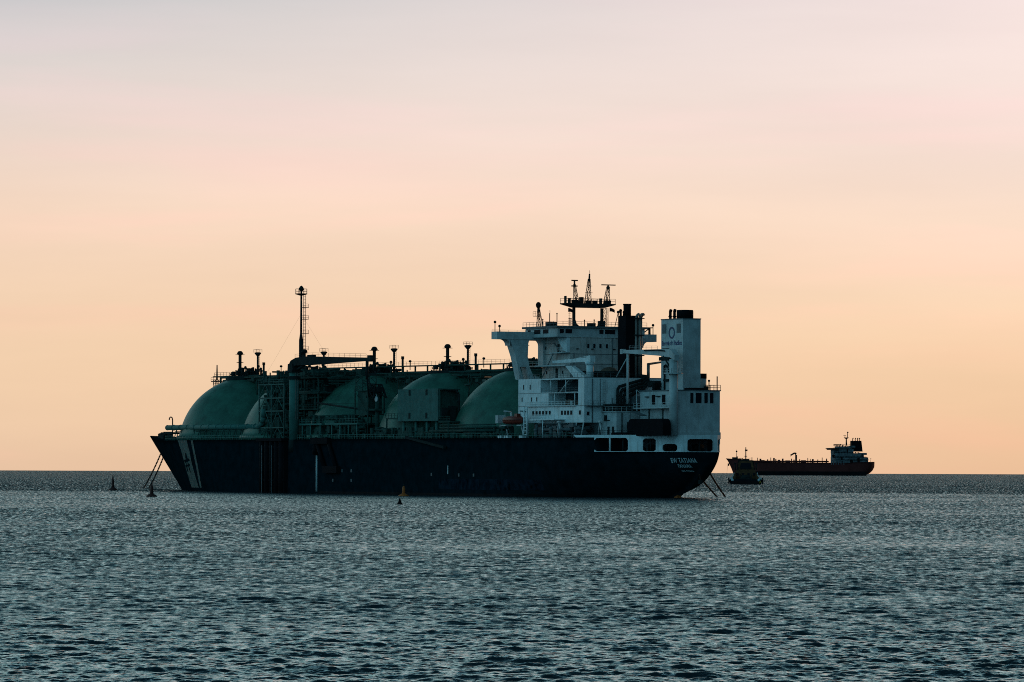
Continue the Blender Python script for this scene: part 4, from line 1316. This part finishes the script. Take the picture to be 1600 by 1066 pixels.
def wall_text(body, width, h, s, p, z, m, parent, name):
    me = text_mesh(body, 1.0, .01, .03)
    co = np.array([v.co[:] for v in me.vertices])
    a, b, c, d = co[:, 0].min(), co[:, 0].max(), co[:, 1].min(), co[:, 1].max()
    for v in me.vertices:
        v.co = (s - ((v.co.x - a) / (b - a) - .5) * width, p + v.co.z, z + ((v.co.y - c) / (d - c) - .5) * h)
    me.flip_normals()
    return add(name, me, m, parent)
wall_text('Energía del Pacífico', 9.5, 1.5, -51.8, 2.03, 37.6, 'bluelogo', fn, 'funnel_lettering')
F_('wall_pipe', MB().path([(-48.6, 2.2, 26.1), (-48.6, 2.3, 32.2), (-49.6, 2.4, 32.4), (-50.6, 2.3, 31.4), (-50.6, 2.2, 30.4)], .22, 8).box(-50.8, -49.4, 2.0, 2.6, 28.4, 29.0).box(-49.6, -48.4, 2.0, 2.5, 28.5, 28.9), 'dsteel')
F_('wall_cabinet', MB().box(-50.2, -47.6, 2.0, 2.4, 36.0, 36.5), 'dsteel')
F_('wall_cabinet', MB().box(-52.0, -51.2, 2.0, 2.5, 30.0, 30.8), 'dsteel')

# after crane
ac = add('hose_crane', MB().tube((-60.9, 6.9, 15.1), (-60.9, 6.9, 33.6), 1.05, 20), 'offwhite', ship)
add('crane_platform', MB().lathe([(1.1, 29.9), (2.3, 30.0), (2.3, 30.3), (1.1, 30.3)], (-60.9, 6.9, 0), 18, smooth=False)
    .rail([(-60.9 + 2.2 * math.cos(t), 6.9 + 2.2 * math.sin(t), 30.3) for t in np.linspace(0, 2 * math.pi, 9)], 1.1, 2, .05), 'offwhite', ac)
ab = MB()
hexa(ab, [(-62.4, 6.9, 33.9, .7, .7), (-60.4, 6.9, 35.0, .75, 1.0), (-55, 6.9, 35.3, .6, .8), (-36.6, 6.9, 35.9, .35, .36)])
ab.box(-37, -35.8, 6.4, 7.4, 35.3, 36.5).rail([(-54, 7.4, 36.0), (-40, 7.2, 36.3)], .9, 2.4, .035)
add('crane_jib', ab, 'offwhite', ac)
add('jib_hydraulics', MB().path([(-58, 7.7, 35.6), (-54, 7.7, 35.9), (-48, 7.6, 35.9)], .16, 6).box(-59.5, -55, 6.2, 7.6, 33.3, 34.2).tube((-60.6, 7.6, 31.4), (-57, 7.5, 34.4), .2, 8), 'dsteel', ac)
add('jib_rest', MB().tube((-38.8, 6.9, 29.6 - 8.4), (-38.8, 6.9, 35.5), .32, 8).tube((-36.2, 8.6, 29.6), (-38.6, 7.1, 34.2), .14, 6), 'offwhite', ac)
s2 = add('stores_crane', MB().tube((-16.5, -12, 29.5), (-16.5, -12, 33.6), .4, 10).tube((-16.2, -12, 33.4), (-30, -12, 34.2), .3, 8, .2), 'pipe', ship)
# covered tank on the poop, rails
rt_ = [(-47.0, 15.1)]
for k in range(9):                        # long tarpaulin covered stack, rounded along its top edge
    a = RAD(90 * k / 8)
    rt_.append((-48.6 + 1.6 * math.cos(a), 17.5 + 1.7 * math.sin(a)))
for k in range(9):
    a = RAD(90 + 90 * k / 8)
    rt_.append((-63.2 + 1.6 * math.cos(a) + .9, 17.5 + 1.7 * math.sin(a)))
rt_.append((-63.9, 15.1))
P('covered_stack', MB().prism(rt_, 'y', 9.4, 11.6), 'black')
P('deck_coaming', MB().path([(s + .3, p - .7, 15.55) for s, p in OUT[70:190:10]], .42, 6), 'black')
P('poop_rail', MB().rail([(s, p - .4, 15.3) for s, p in OUT[3:170:12]], 1.1, 1.6, .05), 'dsteel')
P('poop_machinery', machinery(41, 45, -52, -43, 6, 9.5, 15.1, 18.5), 'dsteel')
P('poop_awning', MB().quad_box([(-51.5, 8.8, 19.9), (-47, 8.8, 20.9), (-47, 11, 20.9), (-51.5, 11, 19.9), (-51.5, 8.8, 20.05), (-47, 8.8, 21.05), (-47, 11, 21.05), (-51.5, 11, 20.05)])
  .tube((-47, 10.9, 15.1), (-47, 10.9, 21), .1, 5).tube((-52.4, 10.9, 17), (-51.2, 10.9, 20), .1, 5), 'dimgrey')


# ================================================================== things that are not part of the carrier
Msh = ship.matrix_basis.copy()
def ship_to_world(s, p, z):
    a = math.pi / 2 + HEAD
    return (SHIP_LOC[0] + s * math.cos(a) - p * math.sin(a), SHIP_LOC[1] + s * math.sin(a) + p * math.cos(a), SHIP_LOC[2] + z)

# --- lifeboat in its davits (davits belong to the ship)
lb = thing('lifeboat', 'orange enclosed lifeboat hanging in white davits beside the bridge house', 'lifeboat', ship_to_world(-5.3, 20.6, 18.0), math.pi / 2 + HEAD)
def boat_mesh(lo, hi):
    m = MB()
    n, k = 18, 12
    for i in range(n + 1):
        t = -1 + 2 * i / n
        w = 1.5 * (1 - abs(t) ** 3.2) ** .6
        zb = .35 * abs(t) ** 3
        for j in range(k + 1):
            a = math.pi * j / k
            if hi:
                m.v.append((t * 4.7, -w * math.cos(a), 1.15 + (1.05 - .35 * abs(t) ** 2) * math.sin(a) ** .8))
            else:
                m.v.append((t * 4.7, -w * math.cos(a), 1.15 - (1.15 - zb) * math.sin(a) ** .7))
    for i in range(n):
        for j in range(k):
            q = (i * (k + 1) + j, (i + 1) * (k + 1) + j, (i + 1) * (k + 1) + j + 1, i * (k + 1) + j + 1)
            m.f.append(q if hi else q[::-1])
            m.s.append(True)
    return m
add('hull', boat_mesh(0, False), 'orange', lb)
add('canopy', boat_mesh(0, True), 'orange', lb)
add('conning_tower', MB().quad_box([(-3.2, -.7, 1.9), (-1.6, -.7, 2.0), (-1.6, .7, 2.0), (-3.2, .7, 1.9), (-3.0, -.55, 2.75), (-1.8, -.55, 2.75), (-1.8, .55, 2.75), (-3.0, .55, 2.75)]), 'orange', lb)
add('rubbing_strake', MB().path([(4.7 * t, 1.55 * (1 - abs(t) ** 3.2) ** .6, 1.15) for t in np.linspace(-.97, .97, 15)], .08, 6), 'rubber', lb)
for s in (-1.2, -9.4):
    add('boat_davit', MB().tube((s, 18.2, 14.6), (s, 20.2, 17.8), .2, 6).tube((s - 1.4, 20.6, 14.6), (s, 20.4, 17.8), .18, 6).tube((s, 18.4, 14.6), (s, 19.0, 21.2), .24, 6).tube((s, 19.0, 21.2), (s, 21.0, 21.4), .2, 6).tube((s, 20.7, 21.4), (s, 20.7, 20.2), .07, 5)
        .box(s - 1.2, s + 1.2, 19.8, 21.2, 17.7, 17.95), 'offwhite', ship)
for s in (-1.0, -4.4, -12.0):
    add('deck_locker', MB().box(s - .9, s + .8, 21.0, 22.2, 14.6, 15.35), 'white', ship)
add('boat_screen', MB().box(.9, 2.2, 19.4, 21.6, 18.4, 20.4).tube((1.5, 20.5, 14.6), (1.5, 20.5, 18.5), .2, 6), 'offwhite', ship)

# --- mooring chains
def chain(name, a, b, label, sag=0.5):
    m = MB()
    a, b = Vector(a), Vector(b)
    L = (b - a).length
    n = int(L / .95)
    u = (b - a).normalized()
    side = u.cross(Vector((0, 0, 1))).normalized()
    nor = side.cross(u)
    def at(t):
        p = a.lerp(b, t)
        return p - Vector((0, 0, sag * 4 * t * (1 - t)))
    for k in range(n):                     # links: stadium loops, turned alternately
        p, q = at(k / n), at((k + 1) / n)
        d = (q - p).normalized()
        w = side if k % 2 else nor
        h = .19
        c0, c1 = p - d * .1, q + d * .1
        m.path([c0 + w * h * .6, c0 + d * .2 + w * h, c1 - d * .2 + w * h, c1 + w * h * .6, c1 - w * h * .6, c1 - d * .2 - w * h, c0 + d * .2 - w * h, c0 - w * h * .6, c0 + w * h * .6], .075, 5)
    o = add(name, m, 'chain')
    return tag(o, label, 'chain', 'mooring chains running from the carrier into the water')
chain('mooring_chain', (-106.3, 1400.0, 10.75), (-116.4, 1455.5, -.9), 'outer mooring chain off the bow, the one reaching the water farther from the hull', .6)
chain('mooring_chain', (-105.4, 1399.5, 9.9), (-114.2, 1448.5, -.9), 'inner mooring chain off the bow, ending just behind the spar buoy', .6)
chain('mooring_chain', ship_to_world(-61.0, -3.0, 6.6), (55.6, 1189.3, -.9), 'mooring chain off the stern, the one entering the water farther from the hull', .3)
chain('mooring_chain', ship_to_world(-62.3, .6, 5.6), (53.6, 1186.0, -.9), 'mooring chain off the stern, the one entering the water closer to the hull', .3)

# --- flags on the radar mast halyards
def flag_mesh(w, h, seed):
    m = MB()
    n, k = 8, 5
    for d in (.02, -.02):
        for i in range(n + 1):
            for j in range(k + 1):
                t = i / n
                m.v.append((-t * w, d + .18 * math.sin(t * 5 + seed) * t, -j / k * h * (1 - .25 * t) - .55 * t * t * h))
    for q in (0, 1):
        o = q * (n + 1) * (k + 1)
        for i in range(n):
            for j in range(k):
                f = (o + i * (k + 1) + j, o + (i + 1) * (k + 1) + j, o + (i + 1) * (k + 1) + j + 1, o + i * (k + 1) + j + 1)
                m.f.append(f if q else f[::-1])
                m.s.append(True)
    return m
for (s, p, z, seed), lab in (((-9, 7.0, 47.4, 0), 'small dark flag under the radar mast platform, at the end towards the round radome'),
                             ((-9, -5.0, 47.7, 2), 'small dark flag under the radar mast platform, at the end towards the black exhaust stack')):
    o = add('signal_flag', flag_mesh(1.3, 1.0, seed), 'flag', None, ship_to_world(s, p, z))
    o.rotation_euler = (0, 0, math.pi / 2 + HEAD + 1.1)
    tag(o, lab, 'flag', 'signal flags on the radar mast')

# --- buoys
def buoy(x, y, h, w, body, label, spar=True):
    b = thing('buoy', label, 'buoy', (x, y, sea_level(x, y)), rnd.uniform(0, 3), 'buoys floating around the carrier')
    add('float', MB().lathe([(w * .25, -.7), (w * .42, -.5), (w * .52, .15), (w * .5, h * .1), (w * .3, h * .17), (w * .16, h * .24)], (0, 0, 0), 24), body, b)
    add('tower', MB().lathe([(w * .15, h * .2), (w * .16, h * .3), (w * .145, h * .62), (w * .085, h * .8), (w * .05, h * .82)], (0, 0, 0), 18), body, b)
    add('lantern', MB().lathe([(w * .05, h * .81), (w * .07, h * .84), (w * .06, h * .93), (w * .02, h)], (0, 0, 0), 12), 'dsteel', b)
    return b
buoy(-115.7, 1341.5, 4.7, 2.5, 'buoyred', 'dark red pillar buoy standing alone on open water, away from the chains')
buoy(-84.4, 1084.4, 3.75, 2.55, 'buoyred', 'dark red pillar buoy in front of the bow chains')
buoy(-26.6, 1141.0, 3.2, 2.5, 'buoyorange', 'orange pillar buoy in front of the dark hull side')
sb = thing('buoy', 'small black cone buoy just below the orange buoy', 'buoy', (-21.9, 907.3, sea_level(-21.9, 907.3)), 0, 'buoys floating around the carrier')
add('float', MB().lathe([(.3, -.4), (.62, -.2), (.66, .1), (.48, .28), (.3, .36)], (0, 0, 0), 18), 'rubber', sb)
add('cone', MB().lathe([(.36, .34), (.3, .6), (.13, 1.15), (.05, 1.3)], (0, 0, 0), 14), 'rubber', sb)

# --- tug, seen end on
TUG = (102.0, 2012.0)
tug = thing('tugboat', 'dark stubby tugboat with ochre wheelhouse between the carrier and the red tanker', 'tugboat', (TUG[0], TUG[1], sea_level(*TUG)), -.05)
def tug_hull():
    m = MB()
    st = [(-1, 6.3, 2.3), (0, 6.9, 2.3), (4, 7.1, 2.2), (14, 7.0, 2.2), (22, 6.2, 2.6), (27, 4.0, 3.2), (29.5, .4, 3.6)]
    for y, w, h in st:
        for sg in (1, -1):
            m.v += [(sg * w * .86, y, -1.5), (sg * w * .95, y, .3), (sg * w, y, 1.4), (sg * w * .985, y, h)]
    for i in range(len(st) - 1):
        for q in (0, 1):
            for k in range(3):
                a, b = i * 8 + q * 4 + k, (i + 1) * 8 + q * 4 + k
                f = (a, b, b + 1, a + 1)
                m.f.append(f if q == 0 else f[::-1])
                m.s.append(True)
        m.f.append((i * 8 + 3, (i + 1) * 8 + 3, (i + 1) * 8 + 7, i * 8 + 7))
        m.s.append(False)
    m.f.append((0, 1, 2, 3, 7, 6, 5, 4))
    m.s.append(False)
    return m
T_ = lambda name, mb, m, parent=None: add(name, mb, m, parent or tug)
T_('hull', tug_hull(), 'navy')
for sg in (1, -1):
    for y, z in ((-.6, 1.1), (-.2, 2.3), (3, 1.6), (7, 1.6), (11, 1.6)):
        T_('tyre_fender', MB().lathe([(.35, -.3), (.8, -.25), (.8, .25), (.35, .3)], (sg * 7.35, y, z), 14, 'x'), 'rubber')
    T_('fairlead', MB().ball((sg * 5.75, -1.2, 1.95), .62, 1.0, 12, 8), 'letter')
    T_('bulwark_frame', MB().tube((sg * 6.4, -.6, 2.3), (sg * 5.2, -.4, 4.2), .2, 6).tube((sg * 5.2, -.4, 4.2), (sg * 5.0, -.4, 5.2), .16, 6).box(sg * 6.9, sg * 5.6, -.8, 1.2, 2.3, 3.0), 'offwhite')
for sg in (1, -1):
    T_('side_bulwark', MB().prism([(sg * 6.9, 2.1), (sg * 4.4, 2.1), (sg * 4.4, 5.2), (sg * 5.4, 4.4)][::sg], 'y', 3, 18), 'ochre')
T_('fender_bumper', MB().box(-5.9, 5.9, -1.5, -.9, .2, 1.5), 'rubber')
T_('yellow_patch', MB().prism([(6.0, .5), (6.6, 1.1), (6.2, 1.7), (5.6, .5)], 'y', -1.3, -1.05), 'yellow')  # small yellow patch at one corner of the end
T_('deckhouse', MB().prism([(-4.6, 2.2), (4.6, 2.2), (4.2, 6.4), (-4.2, 6.4)], 'y', 6, 21), 'ochre')
wt = T_('wheelhouse', MB().prism([(-3.6, 6.4), (3.6, 6.4), (3.2, 9.4), (2.5, 10.4), (-2.5, 10.4), (-3.2, 9.4)], 'y', 9, 16), 'ochre')
T_('window', MB().prism([(-2.2, 6.7), (2.2, 6.7), (2.5, 7.4), (2.1, 9.4), (-2.1, 9.4), (-2.5, 7.4)], 'y', 8.9, 9.02), 'glass', wt)
T_('wheelhouse_rail', MB().rail([(-3.6, 8.6, 6.4), (3.6, 8.6, 6.4)], 1.0, 1.2, .08).rail([(-2.8, 9, 10.65), (2.8, 9, 10.65)], .9, 1.2, .06), 'dsteel', wt)
T_('roof', MB().box(-2.9, 2.9, 8.8, 16.2, 10.4, 10.65).box(-1.6, 1.6, 9.5, 12, 10.65, 11.2), 'dsteel', wt)
T_('mast', MB().tube((0, 12, 9.8), (0, 12, 16.3), .28, 8, .2).box(-.6, .6, 11.9, 12.1, 12.2, 12.5).box(-.35, .75, 11.9, 12.1, 14.6, 15.3), 'dsteel')
for sg in (1, -1):
    T_('funnel', MB().prism([(sg * 4.0, 6.4), (sg * 2.7, 6.4), (sg * 2.6, 10.6), (sg * 3.4, 10.6)][::sg], 'y', 16.5, 19.5), 'dsteel')
    T_('fire_monitor', MB().tube((sg * 4.6, 8, 6.4), (sg * 4.6, 8, 9.2), .3, 6).box(sg * 5.2, sg * 4.0, 7.5, 8.5, 9.0, 9.5), 'dsteel')
for x in (-3.6, -1.2, 1.2, 3.6):
    T_('house_window', MB().box(x - .5, x + .5, 5.95, 6.05, 3.9, 5.0), 'glass')
T_('towing_winch', MB().lathe([(1.0, -2), (1.0, 2)], (0, 3.5, 3.2), 16, 'x').box(-2.6, 2.6, 2.4, 4.6, 2.2, 2.9).box(-2.6, -2.2, 2.6, 4.4, 2.9, 4.4).box(2.2, 2.6, 2.6, 4.4, 2.9, 4.4), 'dsteel')

# --- far tanker on the horizon: x aft to the right, z up from its waterline
TK = (303.4, 4790.0)
K = 0.6637
tank_rot = RAD(9)
tk = thing('tanker', 'far red hulled tanker with grey bridge house on the horizon behind the tugboat', 'ship', (TK[0], TK[1], sea_level(*TK)), tank_rot)
TX = lambda u: (u - 1257) * K                       # metres along the ship from its middle
K_ = lambda name, mb, m, parent=None: add(name, mb, m, parent or tk)
def tanker_hull(z0, z1, cut=None):
    m = MB()
    st = []
    for i in range(33):
        t = i / 32
        st.append(t)
    NZ = 10
    B = 12.5
    def ends(z):                                   # stem and stern profile
        bow = np.interp(z, [-6, 0, 7, 14.6, 17.4], [TX(1146), TX(1145), TX(1141), TX(1135.5), TX(1132)])
        aft = np.interp(z, [-6, 0, 2, 5, 9, 13.5, 18], [TX(1345), TX(1353), TX(1361), TX(1366), TX(1369.3), TX(1369.6), TX(1369.3)])
        return bow, aft
    for t in st:
        for k in range(NZ + 1):
            xm = np.interp(t, [0, 1], [TX(1133), TX(1369)])
            zt = np.interp(xm, [TX(1133), TX(1145), TX(1158), TX(1180), TX(1325), TX(1332), TX(1369)], [17.4, 16.9, 16.2, 13.8, 13.2, 13.9, 14.4])
            z = -4 + (zt + 4) * k / NZ
            b0, a0 = ends(z)
            x = b0 + (a0 - b0) * t
            w = B * min(1, (t / .16)) ** .7 if t < .16 else B
            if t > .86:
                w = B * max(0, 1 - ((t - .86) / .14) ** 2.4) ** .5
            for sg in (1, -1):
                m.v.append((x, sg * w, z))
    W = (NZ + 1) * 2
    for i in range(32):
        for k in range(NZ):
            for sg in (0, 1):
                a, b = i * W + k * 2 + sg, (i + 1) * W + k * 2 + sg
                f = (a, b, b + 2, a + 2)
                m.f.append(f if sg else f[::-1])
                m.s.append(True)
        a, b = i * W + NZ * 2, (i + 1) * W + NZ * 2
        m.f.append((a, b, b + 1, a + 1))
        m.s.append(False)
    return m
K_('hull', tanker_hull(0, 0), 'redhull')
K_('boot_topping', MB().box(TX(1150), TX(1352), -12.62, -12.56, -1, 4.2), 'boot')
dk = MB()
for y, z, r_ in ((-2, 14.5, .4), (1, 14.2, .45), (3, 15.0, .3)):
    dk.tube((TX(1176), y, z), (TX(1296), y, z), r_, 6)
for k in range(26):
    u = 1178 + k * 4.5
    dk.tube((TX(u), -2, 12.6), (TX(u), -2, 14.9), .18, 5)
K_('deck_pipes', dk, 'redhull')
for u, q, w in [(1158, 17.6, .3), (1173, 18.6, .25), (1182, 18.2, .25), (1186.5, 17.2, .9), (1203, 18.4, .3), (1208, 18.0, .8), (1211, 17.0, .5), (1222, 17.4, .8), (1236, 17.4, .35), (1240, 16.4, .6), (1262, 18.2, .3), (1266, 17.2, .25), (1270, 17.0, .9), (1278, 16.6, .4), (1285, 18.6, .3), (1292, 17.6, .5), (1190, 15.8, 2.0), (1255, 15.8, 2.5), (1230, 15.6, 2.4), (1198, 16.6, .5), (1216, 16.2, 1.2), (1249, 16.8, .4)]:
    K_('deck_fitting', MB().box(TX(u) - w, TX(u) + w, -2.5, -1.5, 13, q), 'redhull')
K_('foremast', MB().tube((TX(1149.3), 0, 16), (TX(1149.3), 0, 26.4), .35, 6, .2).box(TX(1148), TX(1150.4), -.4, .4, 24.0, 25.2).box(TX(1148.8), TX(1151.5), -.4, .4, 18.6, 19.4), 'dsteel')
K_('windlass', MB().box(TX(1143), TX(1150.2), -3, 3, 15, 18.6).box(TX(1150), TX(1156), -4, 4, 15, 17.4), 'dsteel')
K_('anchor', MB().box(TX(1134.4), TX(1136.6), -3.2, -2.2, 9.6, 12.2), 'black')
K_('anchor_chain', MB().tube((TX(1134.2), -2.7, 10), (TX(1132.4), -2.7, -1), .09, 4), 'chain')
hc = K_('hose_crane', MB().tube((TX(1244), 0, 13), (TX(1244), 0, 21.4), 1.0, 8), 'dsteel')
K_('crane_jib', MB().path([(TX(1244.4), 0, 22.6), (TX(1241.5), 0, 23.2), (TX(1235.2), 0, 20.8)], .8, 6).tube((TX(1244.4), 0, 20), (TX(1242), 0, 22.8), .4, 6).tube((TX(1235.4), 0, 20.8), (TX(1235.2), 0, 19.2), .12, 5), 'dsteel', hc)
M['fargrey'] = mat('far_grey_paint', (0.135, 0.145, 0.155), 0.8, vary=0.7, scale=0.3, streak=0.9, streak_col=(.03, .03, .032), spec=0.05)
hs = K_('bridge_house', MB().box(TX(1303), TX(1354), -11, 11, 13.0, 19.2).box(TX(1303), TX(1349), -10, 10, 19.2, 23.2).box(TX(1302), TX(1333), -8, 8, 23.2, 28.0).box(TX(1308), TX(1331), -7, 7, 28.0, 30.4), 'fargrey')
K_('bridge_wing', MB().box(TX(1295.4), TX(1308), -12.6, 12.6, 27.8, 28.6).box(TX(1297), TX(1308), -12.4, 12.4, 26.6, 27.8), 'dsteel', hs)
K_('roof_rail', MB().rail([(TX(1303), -6.5, 31.2), (TX(1331), -6.5, 31.2)], 1.4, 2.5, .12), 'dsteel', hs)
pieces('roof_locker', [MB().box(TX(1305), TX(1312), -4, 4, 31.1, 32.4), MB().box(TX(1314), TX(1316), -1, 1, 31.1, 32.6), MB().box(TX(1318), TX(1320), -1, 1, 31.1, 32.2)], 'dsteel', hs)
for z, a, b, y in ((18.6, 1306, 1330, -11), (23.4, 1308, 1340, -10), (30.0, 1306, 1330, -7)):
    for u in np.arange(a, b, 4.4):
        K_('window', MB().box(TX(u), TX(u + 1.7), y - .06, y + .02, z, z + 1.1), 'glass', hs)
K_('side_boat', MB().ball((TX(1300.5), -9, 20.4), 1.6, .9, 12, 8).box(TX(1299), TX(1303), -11.2, -8, 18.4, 19.0), 'black', hs)
for z, a, c, y in ((16.2, 1302, 1356, -11.6), (19.2, 1301, 1352, -11.4), (23.2, 1300.5, 1343, -9.4), (28.0, 1300, 1335, -8.8)):
    K_('deck_ledge', MB().box(TX(a), TX(c), y, y + 2.5, z - .25, z + .1).rail([(TX(a), y, z), (TX(c), y, z)], 1.1, 4, .1), 'dsteel', hs)
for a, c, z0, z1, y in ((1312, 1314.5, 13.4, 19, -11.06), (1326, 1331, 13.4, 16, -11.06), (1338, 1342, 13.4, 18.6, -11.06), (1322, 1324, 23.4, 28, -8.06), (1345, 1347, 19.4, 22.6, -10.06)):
    K_('shade_panel', MB().box(TX(a), TX(c), y, y + .3, z0, z1), 'black', hs)  # flat black panels on the wall, painted shade of recesses not modelled
pieces('deckhouse', [MB().box(TX(1352), TX(1356.5), -8, 8, 13.8, 19.0), MB().box(TX(1346), TX(1354), -9, 9, 21.5, 23.6), MB().box(TX(1330), TX(1337), -5, 5, 28.9, 31.0)], 'fargrey', hs)
K_('radar_mast', MB().tube((TX(1324.4), 0, 31), (TX(1324.2), 0, 38.6), .9, 8, .55).lathe([(.7, 38.0), (2.6, 39.2), (2.6, 39.6)], (TX(1324.2), 0, 0), 10, smooth=False).tube((TX(1326), 0, 39), (TX(1326.4), 0, 45.6), .35, 6)
   .box(TX(1319.6), TX(1324), -.3, .3, 41.6, 42.0).tube((TX(1322), 0, 39.4), (TX(1322), 0, 41.8), .25, 6).box(TX(1325.4), TX(1327.6), -.4, .4, 44.4, 45.4), 'dsteel', hs)
kf = K_('funnel', MB().prism([(TX(1331.5), 25), (TX(1349.2), 25), (TX(1347.2), 36.2), (TX(1331.8), 36.2)], 'y', -3.6, 3.6), 'black')
for u in (1334.5, 1338.5, 1342, 1345):
    K_('exhaust_pipe', MB().tube((TX(u), 0, 36.1), (TX(u), 0, 38.6), .45, 8).tube((TX(u), 0, 38.4), (TX(u + 1.2), 0, 39.0), .5, 8), 'black', kf)
for u in (1295.5, 1299, 1303, 1307, 1311, 1315.5):
    K_('deck_pillar', MB().box(TX(u), TX(u + 1.1), -12.6, -12.4, 11.2, 15.6), 'fargrey')
K_('pillar_rail', MB().box(TX(1295), TX(1318), -12.6, -12.3, 15.4, 15.9), 'fargrey')
K_('stern_light', MB().tube((TX(1363), 0, 14), (TX(1363.5), 0, 17.4), .14, 5).ball((TX(1363.6), 0, 17.6), .5, 1, 8, 5), 'dsteel')

scene.cycles.use_denoising = False
scene.cycles.pixel_filter_type = 'BLACKMAN_HARRIS'
scene.cycles.filter_width = 1.0
scene.cycles.max_bounces = 6
